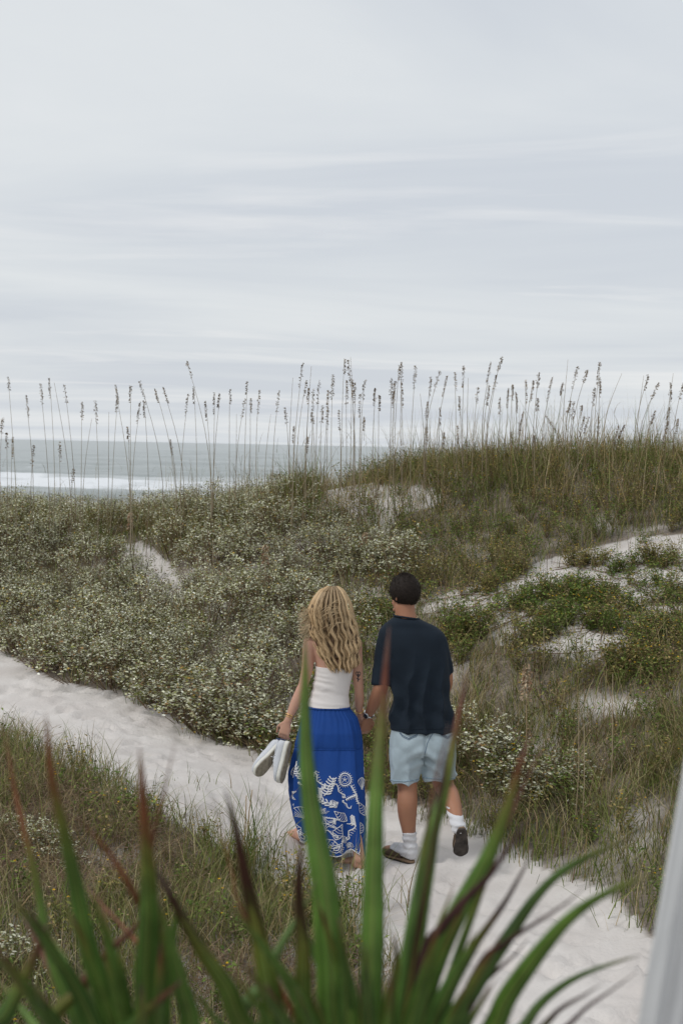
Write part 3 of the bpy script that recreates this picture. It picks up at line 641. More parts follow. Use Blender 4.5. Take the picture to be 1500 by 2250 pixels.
# ---- sea oats: stem, seed head, thin leaves
OATS_L = [(15, 335, 10), (33, 400, 30), (55, 420, 45), (38, 155, 75), (115, 235, 135), (150, 455, 130), (180, 185, 222), (220, 160, 230), (-240, 180, 320), (285, 190, 335), (262, 440, 255), (362, 265, 350), (420, 260, 425), (-405, 340, 370), (505, 190, 575), (520, 240, 485), (577, 195, 580), (565, 375, 575), (615, 175, 715), (620, 265, 590), (635, 260, 645), (685, 210, 765), (715, 200, 800), (752, 430, 770), (830, 230, 800), (853, 200, 862), (820, 85, 925), (905, 260, 930), (945, 225, 935), (968, 230, 932), (1010, 210, 1012), (1088, 175, 1075), (1078, 250, 1045), (1100, 250, 1090), (1138, 215, 1135), (-1190, 320, 1165), (1228, 215, 1205), (1255, 290, 1280), (1295, 370, 1282), (1330, 95, 1290), (1345, 170, 1310), (1360, 205, 1330), (1375, 210, 1385), (1370, 310, 1380), (1403, 170, 1400), (1415, 280, 1420), (1445, 215, 1440), (1462, 145, 1470), (1440, 290, 1432), (1490, 300, 1485), (1350, 420, 1345), (325, 560, 320), (-1287, 160, 1270), (-1368, 110, 1350), (-1040, 320, 1030), (-480, 310, 470)]
OATS_R = [(12, 75, 5), (30, 80, 50), (45, 165, 40), (62, 180, 55), (20, 170, 25), (85, 230, 80), (103, 170, 95), (97, 330, 90), (150, 205, 150), (163, 235, 160), (218, 160, 205), (237, 175, 235), (252, 105, 240), (265, 90, 275), (260, 180, 265), (232, 220, 215), (325, 105, 305), (390, 155, 370), (432, 130, 375), (375, 265, 370), (430, 290, 425), (372, 375, 370), (467, 150, 430), (447, 400, 440), (495, 135, 490), (520, 240, 540), (538, 105, 535), (505, 370, 500), (597, 200, 570), (658, 90, 625), (705, 65, 645), (683, 145, 650), (645, 190, 620), (697, 245, 680), (735, 205, 710), (748, 190, 735), (762, 220, 755), (740, 395, 735), (780, 355, 765), (805, 170, 805), (840, 170, 800), (800, 310, 790), (865, 135, 845), (862, 250, 850), (840, 410, 830), (928, 155, 880), (973, 180, 955), (893, 325, 960), (1002, 260, 975), (1018, 265, 1000), (1038, 110, 990), (1078, 125, 1005), (1052, 280, 1045), (1068, 330, 1045), (1085, 330, 1070), (1110, 200, 1085), (1135, 90, 1120), (1130, 160, 1118), (1125, 330, 1118), (1218, 370, 1205), (1245, 365, 1215), (1345, 145, 1285), (1392, 180, 1320), (1372, 305, 1340), (1440, 180, 1425), (1430, 350, 1415), (1442, 290, 1430), (1472, 340, 1445), (1498, 180, 1465), (-1230, 140, 1155), (-993, 80, 970), (-555, 160, 550), (-345, 230, 360), (-1325, 150, 1290), (-1455, 140, 1440), (-40, 70, 45)]
oats = []
for L_, x0 in ((OATS_L, 0), (OATS_R, 750)):
    for (tx, ty, bx) in L_:
        oats.append((x0 + abs(tx) / 2, 750 + ty / 2, x0 + bx / 2, tx > 0))
oats.sort()
for i, (tx, ty, bx, head) in enumerate(oats):
    d = (17.9 if bx < 640 else 16.7) + random.uniform(-.7, .5)
    g = P(bx, 1080, d); base = gpt(g.x, g.y); d2 = float(proj(np.array([base]))[2][0])
    top = P(tx, ty, d2 + random.uniform(-.1, .1)); ln = (top - base).length
    lean = (tx - bx); side = 'leaning right' if lean > 12 else 'leaning left' if lean < -12 else 'upright'
    size = 'tall' if ln > 1.55 else 'short' if ln < .95 else 'middling'
    t = thing('sea_oat', base, f'{size} {side} sea oat {"with dark seed head" if head else "stalk without seeds"} on the crest, {ordinal(i + 1)} from left', 'sea oat', 'sea oats along the dune crest')
    rel = top - base; A = Acc(); pts = []; sx = lean / 45. + random.uniform(-.35, .35)
    for k in range(9):
        u_ = k / 8; q = rel * u_; q = q + Vector((-sx * .10 * math.sin(math.pi * u_), .03 * math.sin(5 * u_), 0)); q.z += .0; pts.append(q)
    pts[0].z -= .04
    sc_ = (.30, .25, .17) if random.random() < .6 else (.22, .17, .11)
    A.tube(pts, [.0048 - .003 * (k / 8) for k in range(9)], 5, c=sc_); link('stem', A.mesh('stem', STRAW, col=True), t, world=False)
    if head:
        hl = random.uniform(.17, .29) * (1 if ln > 1.2 else .85); n = random.randint(44, 70)
        u0 = 1 - hl / max(ln, .3); s_ = rnd(n, 0, 1) ** .8; base_pts = np.array(pts); f_ = np.clip((u0 + (1 - u0) * s_) * 8, 0, 7.999); i0 = f_.astype(int); fr = (f_ - i0)[:, None]
        c = base_pts[i0] * (1 - fr) + base_pts[i0 + 1] * fr
        a = random.uniform(0, 6.28); az = a + RNG.normal(0, .9, n); wd = .003 + .007 * np.sin(np.pi * np.clip(s_ * .85 + .12, 0, 1))
        out_ = np.c_[np.cos(az), np.sin(az), rnd(n, -.9, .3)]; c = c + np.c_[np.cos(az), np.sin(az), rnd(n, -.4, .2)] * (wd * rnd(n, .2, 1.0))[:, None]
        dk = random.random(); cols = pick(n, [(.13, .085, .045), (.22, .15, .085), (.35, .26, .155)], [.5, .35, .15] if dk < .65 else [.2, .4, .4], .15)
        S_ = Soup(); S_.add(leaves(c, out_, np.cross(out_, RNG.normal(0, 1, (n, 3))), rnd(n, .016, .027), rnd(n, .006, .010), cols, True)); S_.add(leaves(c, out_, np.cross(out_, RNG.normal(0, 1, (n, 3))), rnd(n, .016, .027), rnd(n, .006, .010), cols))
        link('seed_head', S_.mesh('seed_head', STRAW), t, world=False)
    n = random.randint(1, 3); hh = rnd(n, .2, .5); f_ = rnd(n, .12, .6); bb = np.array([np.array(rel) * q for q in f_])
    link('leaf_blades', np_mesh('leaf_blades', *blades(bb, hh * .7, rnd(n, 0, 6.28), rnd(n, .3, 1.6), np.full(n, .005), pick(n, [(.28, .23, .15), (.16, .15, .08)], [.6, .4]), lv=6), m=GRASS), t, world=False)
for (px_, py_, h, hl, word) in [(580, 1330, .62, .2, 'short russet sea oat on the slope above the woman'), (1150, 1745, .92, .26, 'pale tan sea oat with heavy seed head right of the man'), (285, 1215, .5, .2, 'pale dry sea oat on the left slope by the sandy gully'), (800, 1255, .4, .15, 'short brown seed stalk on the slope over the couple')]:
    p = on_ground(px_, py_); t = thing('sea_oat', p, word, 'sea oat'); A = Acc(); A.tube([(0, 0, -.03), (.01, 0, h * .5), (-.01, 0, h)], [.004, .0035, .002], 5, c=(.34, .25, .15)); link('stem', A.mesh('stem', STRAW, col=True), t, world=False)
    n = 90; s_ = rnd(n, 0, 1); a = rnd(n, 0, 6.28); c = np.c_[np.cos(a) * .02 * (1 - s_ * .6), np.sin(a) * .02 * (1 - s_ * .6), h - hl * (1 - s_)]; o_ = np.c_[np.cos(a), np.sin(a), rnd(n, -1.2, .2)]
    link('seed_head', np_mesh('seed_head', *leaves(c, o_, np.cross(o_, RNG.normal(0, 1, (n, 3))), rnd(n, .025, .04), rnd(n, .012, .02), pick(n, [(.34, .24, .15), (.42, .33, .23), (.24, .14, .08)], [.4, .4, .2]), True), m=STRAW), t, world=False)
# bare straw stalks standing in the right bank
for i, (px_, py_, h) in enumerate([(1262, 1860, .95), (1335, 1850, 1.05), (1275, 1868, .8), (1190, 1520, .5), (1092, 1505, .45), (465, 1345, .75), (700, 1560, 1.0)]):
    p = on_ground(px_, py_); t = thing('dry_stalk', p, ['bare straw stalk in the right bank grass', 'tall bare straw stalk far right of the bank', 'shorter straw stalk beside another in the bank', 'thin dry stalk in front of the bare sand', 'thin dry stalk right of the man\'s shoulder', 'thin dry stalk rising from the croton slope', 'thin tall stalk rising behind the couple'][i], 'stalk')
    A = Acc(); A.tube([(0, 0, -.03), (.012, 0, h * .5), (.0, 0, h)], [.0036, .003, .002], 5, c=(.30, .24, .15)); link('stem', A.mesh('stem', STRAW, col=True), t, world=False)
    n = 3; link('leaf_blades', np_mesh('leaf_blades', *blades(np.c_[np.zeros((n, 2)), rnd(n, .1, h * .6)], rnd(n, .15, .3), rnd(n, 0, 6.28), rnd(n, .3, 1.3), np.full(n, .005), pick(n, [(.28, .23, .15)], [1.]), lv=5), m=GRASS), t, world=False)
# ------------------------------------------------------------------ the couple
SKIN_M = mat('tanned_skin', (.36, .175, .105), .55, sss=.12, spec=.3, var=(9, .06), bump=[(160, .15, .002)])
SKIN_W = mat('fair_skin', (.50, .285, .205), .55, sss=.12, spec=.3, var=(9, .05), bump=[(160, .12, .002)])
def weave(scale, amt):
    def fn(t, b, tcn):
        wv = t.nodes.new('ShaderNodeTexWave'); wv.inputs['Scale'].default_value = scale; wv.inputs['Distortion'].default_value = 1.5; wv.inputs['Detail'].default_value = 3
        t.links.new(tcn.outputs['Object'], wv.inputs['Vector'])
        bp = t.nodes.new('ShaderNodeBump'); bp.inputs['Strength'].default_value = amt; bp.inputs['Distance'].default_value = .002
        t.links.new(wv.outputs[0], bp.inputs['Height']); t.links.new(bp.outputs[0], b.inputs['Normal'])
    return fn
SHIRT = mat('navy_cotton', (.010, .0175, .028), .85, spec=.25, var=(7, .14), fn=weave(300, .2))
DENIM = mat('washed_denim', (.41, .495, .54), .9, spec=.15, var=(10, .16), fn=weave(400, .4))
STITCH = mat('denim_stitch', (.13, .18, .25), .9)
HEM = mat('denim_hem', (.27, .36, .43), .9, var=(60, .3))
SOCK = mat('white_sock', (.74, .74, .76), .9, spec=.1, fn=weave(220, .5))
SUEDE = mat('brown_suede', (.10, .072, .05), .95, spec=.1, var=(25, .2))
CORK = mat('cork_footbed', (.23, .155, .10), .9, var=(120, .25))
TREAD = mat('dark_tread', (.055, .047, .042), .9, var=(22, .75), bump=[(90, .6, .004)])
WHITE = mat('white_jersey', (.74, .70, .68), .85, spec=.15, fn=weave(260, .2))
BLUE = mat('blue_cotton', (.006, .052, .245), .75, spec=.3, var=(6, .12), fn=weave(350, .2))
THREAD = mat('white_thread', (.72, .72, .73), .9)
HAIRM = mat('dark_hair', (.018, .012, .009), .7, spec=.25, attr=True)
HAIRW = mat('blonde_hair', (.5, .36, .2), .5, spec=.35, attr=True, trans=.12)
GOLD = mat('gold', (.75, .5, .2), .3); GOLD.node_tree.nodes['Principled BSDF'].inputs['Metallic'].default_value = 1
STEEL = mat('steel', (.6, .62, .64), .28); STEEL.node_tree.nodes['Principled BSDF'].inputs['Metallic'].default_value = 1
DIAL = mat('watch_dial', (.015, .018, .03), .15)
INK = mat('tattoo_ink', (.05, .045, .05), .6)
LIP = mat('lip', (.4, .15, .13), .5); EYEW = mat('eye_white', (.7, .68, .65), .3); IRIS = mat('iris', (.05, .035, .02), .2)
CANVAS = mat('pale_canvas', (.63, .65, .69), .9, spec=.1, fn=weave(300, .4))
RUBBER = mat('white_rubber', (.66, .65, .60), .7, var=(30, .08)); OUTSOLE = mat('worn_outsole', (.27, .235, .18), .9, var=(45, .35), bump=[(110, .8, .004)])
HEELTAB = mat('navy_tab', (.02, .04, .12), .8)
XA, YA = Vector((1, 0, 0)), Vector((0, 1, 0)); U = .36 / FPX
def sz(v, d=9.0): return v * U * d
def ring(zx, zy, hw, hd, d=9.0, tilt=0.):
    return (Z(zx, zy, d), XA * sz(hw, d) + Vector((0, 0, tilt)), YA * sz(hd, d))
def smooth_rings(rs, sub=5):
    out_ = []; n = len(rs)
    cf = lambda a, b, c, d, t: .5 * ((b * 2) + (c - a) * t + (a * 2 - b * 5 + c * 4 - d) * t * t + (b * 3 - a - c * 3 + d) * t ** 3)
    for i in range(n - 1):
        q = [rs[max(i - 1, 0)], rs[i], rs[i + 1], rs[min(i + 2, n - 1)]]
        for k in range(sub): out_.append(tuple(cf(q[0][j], q[1][j], q[2][j], q[3][j], k / sub) for j in range(3)))
    out_.append(rs[-1]); return out_
def limb(A, pts, sub=4, n=14, flat=1.0):
    "pts: (zx, zy, d, radius in z units)"
    A.tube([Z(a, b, d) for a, b, d, r in pts], [sz(r, d) for a, b, d, r in pts], n=n, sub=sub, flat=flat, round_ends=True)
def bvh_of(me):
    return BVHTree.FromPolygons([v.co.copy() for v in me.vertices], [tuple(p.vertices) for p in me.polygons])
def hit(bv, zx, zy, off=.002):
    o = CAM; t = Z(zx, zy, 9.0); dr = (t - o).normalized(); h = bv.ray_cast(o, dr)
    if h[0] is None: return None
    nrm = h[1] if h[1].dot(dr) < 0 else -h[1]
    return h[0] + nrm * off
def stroke(A, bv, pts, r, off=.002, n=6):
    q = []
    for i in range(len(pts) - 1):
        for k in range(5):
            t = k / 5; q.append(hit(bv, pts[i][0] * (1 - t) + pts[i + 1][0] * t, pts[i][1] * (1 - t) + pts[i + 1][1] * t, off))
    q.append(hit(bv, *pts[-1], off)); q = [x for x in q if x is not None]
    if len(q) > 1: A.tube(q, r, n)
def fingers(A, wrist, dirn, nrm, curl, scale=1.0, spread=.22, thumb_side=1, thumb_curl=.6):
    "palm and five separate fingers; dirn = along the hand, nrm = back of the hand"
    dirn = dirn.normalized(); side = dirn.cross(nrm).normalized(); nrm = side.cross(dirn).normalized()
    pl = .085 * scale; pw = .040 * scale
    A.loft([(wrist - dirn * .02, side * .026 * scale, nrm * .019 * scale), (wrist + dirn * .012, side * .029 * scale, nrm * .019 * scale), (wrist + dirn * pl * .55, side * pw, nrm * .017 * scale), (wrist + dirn * pl, side * pw, nrm * .014 * scale), (wrist + dirn * pl * 1.06, side * pw * .85, nrm * .009 * scale)], 16)
    for i, (off, L) in enumerate(((-.75, .068), (-.25, .078), (.25, .073), (.75, .058))):
        L *= scale; b = wrist + dirn * pl * .95 + side * off * pw * thumb_side * -1; dd = (dirn + side * off * spread * -thumb_side).normalized(); pts = [b - dd * .02]; p = b; nn = nrm
        pts.append(p.copy())
        for k, f in enumerate((.45, .3, .25)):
            ang = curl * (.7 if k == 0 else 1.0); q = math.cos(ang) * dd - math.sin(ang) * nn; nn = math.sin(ang) * dd + math.cos(ang) * nn; dd = q
            p = p + dd * L * f; pts.append(p.copy())
        A.tube(pts, [.0095 * scale, .0095 * scale, .0088 * scale, .008 * scale, .0065 * scale], 10, sub=3, round_ends=True)
    b = wrist + dirn * pl * .25 + side * pw * .75 * thumb_side; dd = (dirn * .75 + side * .75 * thumb_side - nrm * .25).normalized(); p2 = b + dd * .04 * scale; d3 = (dirn + side * (.6 - thumb_curl) * thumb_side - nrm * thumb_curl).normalized()
    A.tube([b - dd * .02, b, p2, p2 + d3 * .03 * scale, p2 + (d3 + dirn * .2).normalized() * .052 * scale], [.013 * scale, .0125 * scale, .0105 * scale, .0095 * scale, .007 * scale], 10, sub=3, round_ends=True)
def bare_foot(A, ankle, heel, toe, scale=1.0):
    "foot on the ground: heel and toe points on the sole"
    fw = (toe - heel); L = fw.length; fw = fw.normalized(); sd = fw.cross(Vector((0, 0, 1))).normalized(); up = sd.cross(fw)
    A.loft(smooth_rings([(heel + up * .022 - fw * .004, sd * .012, up * .014), (heel + fw * .015 + up * .03, sd * .027, up * .030), (heel + fw * L * .25 + up * .036, sd * .030, up * .036), (heel + fw * L * .5 + up * .030, sd * .035, up * .030), (heel + fw * L * .74 + up * .019, sd * .043, up * .019), (heel + fw * L * .86 + up * .014, sd * .040, up * .013)], 4), 18)
    for i in range(5):
        o = sd * (-.034 + i * .0165); ln = (.05, .046, .042, .036, .03)[i] * scale; r = (.0125, .009, .0085, .008, .0078)[i]
        A.tube([heel + fw * L * .78 + o + up * .014, heel + fw * (L * .84) + o + up * .014, heel + fw * (L * .80 + ln) + o * 1.03 + up * .009], [r, r, r * .8], 8, sub=2, round_ends=True)
    A.tube([ankle, heel + fw * L * .2 + up * .055, heel + fw * L * .3 + up * .032], [.036, .036, .034], 14, sub=3, round_ends=True)
def head(A, c, face, wid, dep, hgt):
    "skull, jaw, nose, brow, ears, lips in relief; face = horizontal look direction"
    face = face.normalized(); sd = face.cross(Vector((0, 0, 1))).normalized(); up = Vector((0, 0, 1))
    A.ell(c + up * hgt * .18, face * dep, sd * wid, up * hgt * .82, 24, 16)
    A.ell(c + face * dep * .30 - up * hgt * .38, face * dep * .62, sd * wid * .80, up * hgt * .60, 20, 12)
    A.ell(c + face * dep * .97 - up * hgt * .14, face * .020, sd * .016, up * .020, 10, 8)
    A.tube([c + face * dep * .93 + up * hgt * .12, c + face * (dep * 1.0 + .006) - up * hgt * .12], [.008, .013], 8, round_ends=True)
    A.ell(c + face * dep * .88 + up * hgt * .17, face * .018, sd * wid * .62, up * .011, 12, 8)
    A.ell(c + face * dep * .86 - up * hgt * .85, face * .02, sd * .024, up * .018, 10, 8)
    for s in (-1, 1):
        e = c + sd * s * (wid * .99) - face * dep * .08 - up * hgt * .06
        A.ell(e, face * .019 + sd * s * -.006, sd * s * .010 + face * -.004, up * .032, 12, 10)
        A.ell(e + up * .012 - face * .01 + sd * s * .006, face * .015, sd * s * .007, up * .020, 10, 8)
def face_parts(t, c, face, wid, dep, hgt, brow):
    face = face.normalized(); sd = face.cross(Vector((0, 0, 1))).normalized(); up = Vector((0, 0, 1))
    for s in (-1, 1):
        A = Acc(); e = c + face * dep * .87 + sd * s * .032 + up * hgt * .03; A.ell(e, face * .012, sd * .014, up * .009, 12, 8); o = link('eye', A.mesh('eye', EYEW), t)
        A = Acc(); A.ell(e + face * .009, face * .0045, sd * .006, up * .006, 10, 6); link('iris', A.mesh('iris', IRIS), o).location = (0, 0, 0)
        A = Acc(); A.tube([e + up * .02 - sd * s * .016 + face * .006, e + up * .026 + face * .01, e + up * .018 + sd * s * .02 - face * .002], [.003, .004, .002], 6, sub=3); link('eyebrow', A.mesh('eyebrow', brow), t)
    A = Acc(); m_ = c + face * (dep * .90 + .012) - up * hgt * .52; A.ell(m_, face * .012, sd * .024, up * .008, 14, 8); link('lips', A.mesh('lips', LIP), t)

# ================================================================== man
GM = gpt(*P(890, 1880, 9.0).xy[:]); man = thing('person', GM, 'person in navy t-shirt, light denim shorts, white socks and brown clogs, walking away', 'person')
A = Acc()
hc = Z(970, 212); mface = Vector((-.62, .78, 0)); head(A, hc, mface, .077, .096, .122)
limb(A, [(968, 285, 9.0, 62), (975, 345, 8.99, 62), (985, 420, 8.98, 74)], n=18)
A.loft(smooth_rings([ring(985, 390, 70, 60), ring(1000, 440, 140, 75), ring(1005, 490, 165, 95), ring(1030, 620, 165, 100), ring(1065, 800, 150, 90), ring(1080, 960, 155, 95), ring(1080, 1100, 165, 105), ring(1080, 1180, 120, 90)]), 28)
limb(A, [(872, 485, 9.0, 48), (845, 600, 8.99, 47), (830, 745, 8.97, 44), (815, 800, 8.98, 45), (780, 880, 9.04, 37), (748, 948, 9.10, 27)], n=16)
limb(A, [(1150, 495, 9.0, 46), (1198, 600, 9.03, 44), (1222, 735, 9.06, 42), (1200, 810, 9.16, 40), (1165, 880, 9.26, 28)], n=16)
fingers(A, Z(1160, 890, 9.28), Vector((-.1, .6, -.8)), Vector((.9, .2, .1)), .55, 1.02, thumb_side=1)
wM = Z(748, 948, 9.10)
fingers(A, Z(744, 962, 9.10), Vector((-.20, .15, -1)), Vector((.55, -.8, .05)), .85, 1.08, thumb_side=-1, thumb_curl=.5)
limb(A, [(975, 1150, 9.0, 84), (975, 1300, 9.0, 74), (985, 1395, 8.99, 60), (984, 1480, 8.97, 63), (985, 1560, 8.98, 57), (994, 1660, 8.99, 42), (1000, 1745, 9.0, 38)], n=18)
limb(A, [(1172, 1150, 9.0, 84), (1190, 1290, 9.05, 74), (1212, 1385, 9.06, 60), (1238, 1430, 8.97, 60), (1262, 1490, 8.87, 52), (1282, 1560, 8.79, 40), (1296, 1620, 8.74, 37)], n=18)
HM = Z(1005, 1806, 8.99); HM.z = GM.z + .03; TM = HM + Vector((-.17, .19, 0))
heelR, toeR = Z(1316, 1648, 8.70), Z(1308, 1812, 8.86)
A.loft(smooth_rings([(HM + Vector((0, 0, .03)), XA * .03, YA * .03), (HM * .5 + TM * .5 + Vector((0, 0, .03)), Vector((.022, .022, 0)), Vector((0, 0, .024))), (TM - Vector((-.02, .02, -.02)), Vector((.03, .03, 0)), Vector((0, 0, .016)))]), 12)
body = remeshed(A, 'man_body', .0055, 5, SKIN_M, .45); link('body', body, man); face_parts(man, hc, mface, .077, .096, .122, HAIRM)
# short dark hair: cap and bristles
upv = Vector((0, 0, 1)); fsd = mface.normalized().cross(upv); fn_ = mface.normalized()
Acap = Acc(); Acap.ell(hc + upv * .022, fn_ * .106, fsd * .092, upv * .113, 36, 24)
cap = Acap.mesh('hair', HAIRM)
bm = bmesh.new(); bm.from_mesh(cap)
def hairline(co):
    q = co - hc; f = q.dot(fn_); z_ = q.z; s_ = abs(q.dot(fsd))
    lim = -.082 + (.0 if f < -.02 else (f + .02) * 1.15); return z_ > lim and not (f > .062 and z_ < .07)
bmesh.ops.delete(bm, geom=[f for f in bm.faces if not hairline(f.calc_center_median())], context='FACES')
bmesh.ops.subdivide_edges(bm, edges=bm.edges, cuts=2, use_grid_fill=True); bm.normal_update()
for v in bm.verts: v.co += v.normal * (noise.noise(v.co * 60) * .0015 - .010 * max(0., min(1., (hc.z - .015 - v.co.z) / .07)))
bm.to_mesh(cap); bm.free()
ca = cap.color_attributes.new('col', 'FLOAT_COLOR', 'POINT')
for i, v in enumerate(cap.vertices):
    k = max(.5, 1 + noise.noise(v.co * 120) * .5); ca.data[i].color = (.017 * k, .0115 * k, .0085 * k, 1)
hair_o = link('hair', cap, man)
nv = len(cap.vertices); sel = RNG.integers(0, nv, 5200); p0 = np.array([cap.vertices[i].co for i in sel]) + RNG.normal(0, .0025, (5200, 3)); nn = np.array([cap.vertices[i].normal for i in sel])
dr = nn + RNG.normal(0, .3, nn.shape) + np.array([0, 0, -.5]); dr /= np.linalg.norm(dr, axis=1, keepdims=True)
link('bristles', np_mesh('bristles', *stick(p0, p0 + dr * rnd(5200, .002, .006)[:, None], np.full(5200, .0013), np.full(5200, .0004), pick(5200, [(.017, .0115, .0085), (.03, .02, .014)], [.7, .3], .2)), m=HAIRM), hair_o, kind='stuff').location = (0, 0, 0)
# t-shirt
A = Acc()
A.loft(smooth_rings([ring(982, 352, 76, 62, 8.985, -.006), ring(988, 378, 118, 78, 8.985, -.003), ring(998, 408, 166, 96), ring(1008, 450, 200, 112), ring(1018, 520, 204, 126), ring(1045, 620, 196, 130), ring(1062, 720, 190, 128), ring(1072, 840, 186, 128), ring(1078, 950, 196, 138), ring(1081, 1044, 203, 146)], 6), 40, p=2.25)
A.tube([Z(935, 462), Z(872, 476), Z(852, 560, 8.99), Z(838, 680, 8.98), Z(826, 770, 8.975)], [sz(44), sz(62), sz(64), sz(62), sz(61)], 24, sub=5)
A.tube([Z(1095, 466), Z(1156, 480), Z(1184, 560, 9.01), Z(1208, 640, 9.03), Z(1220, 700, 9.045)], [sz(44), sz(60), sz(60), sz(58), sz(54)], 24, sub=5)
shirt = remeshed(A, 'shirt', .0065, 12, SHIRT, None)
def shirt_folds(co, no):
    x, y, z = co[:, 0], co[:, 1], co[:, 2]; c = np.array(Z(1060, 750)); dx = x - c[0]; dz = z - c[2]
    hang = np.clip((.25 - dz) / .5, 0, 1)
    wx = dx + .05 * (fbm(x * 4 + 30, z * 4) - .5) * 2
    f = .021 * hang * np.clip((dz + .36) / .2, .12, 1) * (1.1 - 2.2 * np.abs(np.sin(wx * 27 + 5 * fbm(x * 3, z * 2))) ** .8) * np.clip(.25 + 1.5 * fbm(x * 5 + 60, z * 2.2 + 50), 0, 1.2)
    dg = np.sin((dz * .8 + dx * .62) * 52 + 5 * fbm(x * 4, z * 4)) * np.exp(-((dz + .16) / .16) ** 2) * .013 * np.clip(fbm(x * 5 + 9, z * 5) * 2.4 - .6, 0, 1)
    return f + dg + .006 * (fbm(x * 9 + 5, z * 7 + y * 5) - .5)
displace(shirt, shirt_folds); sh = link('t_shirt', shirt, man)
sbv = bvh_of(shirt)
A = Acc(); stroke(A, sbv, [(880, 1030), (980, 1036), (1080, 1034), (1180, 1032), (1279, 1028)], .0022, .0005); link('hem_seam', A.mesh('hem_seam', SHIRT), sh).location = (0, 0, 0)
A = Acc(); stroke(A, sbv, [(797, 515), (840, 545), (880, 560), (898, 600)], .0025, .0008); link('sleeve_seam', A.mesh('sleeve_seam', SHIRT), sh).location = (0, 0, 0)
A = Acc(); cc = Z(980, 352, 8.985); A.tube([cc + Vector((math.cos(a) * sz(78), math.sin(a) * sz(66), -.010 * math.cos(a) - .006 * math.sin(a))) for a in np.linspace(0, 2 * math.pi, 33)], .0062, 8); link('collar', A.mesh('collar', SHIRT), sh).location = (0, 0, 0)
A = Acc(); cc = Z(978, 338, 8.985); A.tube([cc + Vector((math.cos(a) * sz(69), math.sin(a) * sz(62), -.008 * math.cos(a) + .012 * math.sin(a))) for a in np.linspace(0, 2 * math.pi, 33)], .0016, 6); link('necklace', A.mesh('necklace', GOLD), man)
# shorts
A = Acc()
A.loft(smooth_rings([ring(1080, 985, 178, 112), ring(1080, 1060, 196, 128), ring(1079, 1130, 206, 138), ring(1079, 1190, 200, 130)], 5), 36, p=2.3)
A.loft(smooth_rings([ring(985, 1110, 105, 110), ring(978, 1180, 110, 124), ring(972, 1270, 101, 118), ring(968, 1352, 92, 108)], 5), 30, p=2.2)
A.loft(smooth_rings([ring(1172, 1110, 105, 110), ring(1180, 1180, 108, 122), ring(1180, 1270, 104, 116, 9.02), ring(1176, 1340, 101, 108, 9.04)], 5), 30, p=2.2)
shorts = remeshed(A, 'shorts', .0065, 3, DENIM)
def short_folds(co, no):
    x, y, z = co[:, 0], co[:, 1], co[:, 2]; c = np.array(Z(1075, 1220)); dx = x - c[0]; dz = z - c[2]
    f = .011 * (1 - 2 * np.abs(np.sin(dx * 30 + 6 * fbm(x * 4, z * 3))) ** .8) * np.clip(.12 - dz, 0, .2) / .2
    g = .010 * np.sin((dz + abs(dx) * .55) * 70 + 4 * fbm(x * 6, z * 6)) * np.exp(-(dx / .09) ** 2) * np.exp(-((dz - .02) / .1) ** 2)
    seat = .012 * np.exp(-((np.abs(dx) - .09) / .06) ** 2) * np.exp(-((dz - .1) / .07) ** 2) * (no[:, 1] < 0)
    cleft = -.012 * np.exp(-((dx - .012) / .012) ** 2) * np.clip((dz + .02) / .1, 0, 1)
    return f + g + seat + cleft + .005 * (fbm(x * 10, z * 9) - .5)
displace(shorts, short_folds); sh = link('shorts', shorts, man); bv = bvh_of(shorts)
for side, pts in (('left', [(938, 1050), (955, 1072), (992, 1092), (1040, 1070), (1056, 1046)]), ('right', [(1180, 1048), (1192, 1066), (1230, 1084), (1262, 1062), (1270, 1044)])):
    A = Acc(); stroke(A, bv, pts, .0024); stroke(A, bv, [(a, b + 8) for a, b in pts], .0019); link('pocket_stitching', A.mesh('pocket_stitching', STITCH), sh).location = (0, 0, 0)
A = Acc(); stroke(A, bv, [(1150, 1048), (1125, 1085), (1108, 1120), (1090, 1190)], .002, .001); link('seat_seam', A.mesh('seat_seam', STITCH), sh).location = (0, 0, 0)
for pts in ([(882, 1346), (920, 1352), (970, 1354), (1030, 1349), (1056, 1340)], [(1082, 1330), (1120, 1336), (1180, 1340), (1240, 1339), (1274, 1336)]):
    A = Acc(); stroke(A, bv, pts, .0052, -.001, 8); link('frayed_hem', A.mesh('frayed_hem', HEM), sh).location = (0, 0, 0)
# socks
A = Acc(); A.tube([Z(997, 1664, 8.99), Z(998, 1690, 8.99), Z(1001, 1745, 9.0), HM + Vector((0, .0, .075)), HM + Vector((0, 0, .025))], [sz(45), sz(44), sz(41), .043, .036], 18, sub=4, round_ends=False)
A.tube([HM + Vector((.004, -.004, .035)), HM + Vector((-.04, .04, .045)), HM * .45 + TM * .55 + Vector((0, 0, .04))], [.037, .040, .034], 16, sub=4, round_ends=True)
me = remeshed(A, 'sock', .005, 3, SOCK); displace(me, lambda co, no: .003 * np.sin(co[:, 2] * 150 + 4 * fbm(co[:, 0] * 20, co[:, 2] * 12))); link('sock', me, man)
fR = (toeR - heelR).normalized(); nR = Vector((0, -1, .12)); nR = (nR - fR * nR.dot(fR)).normalized(); sR = fR.cross(nR)
anR = heelR - nR * .06 + fR * .035
A = Acc(); A.tube([Z(1266, 1512, 8.85), Z(1273, 1540, 8.82), Z(1288, 1600, 8.76), Z(1300, 1640, 8.735), anR + fR * .02], [sz(46), sz(44), sz(42), sz(44), .036], 18, sub=4, round_ends=False)
A.tube([heelR - nR * .035 + fR * .02, anR + fR * .04, heelR - nR * .04 + fR * .15], [.032, .037, .032], 16, sub=4, round_ends=True)
me = remeshed(A, 'sock', .005, 3, SOCK); displace(me, lambda co, no: .003 * np.sin(co[:, 2] * 150 + 4 * fbm(co[:, 0] * 20, co[:, 2] * 12))); link('sock', me, man)
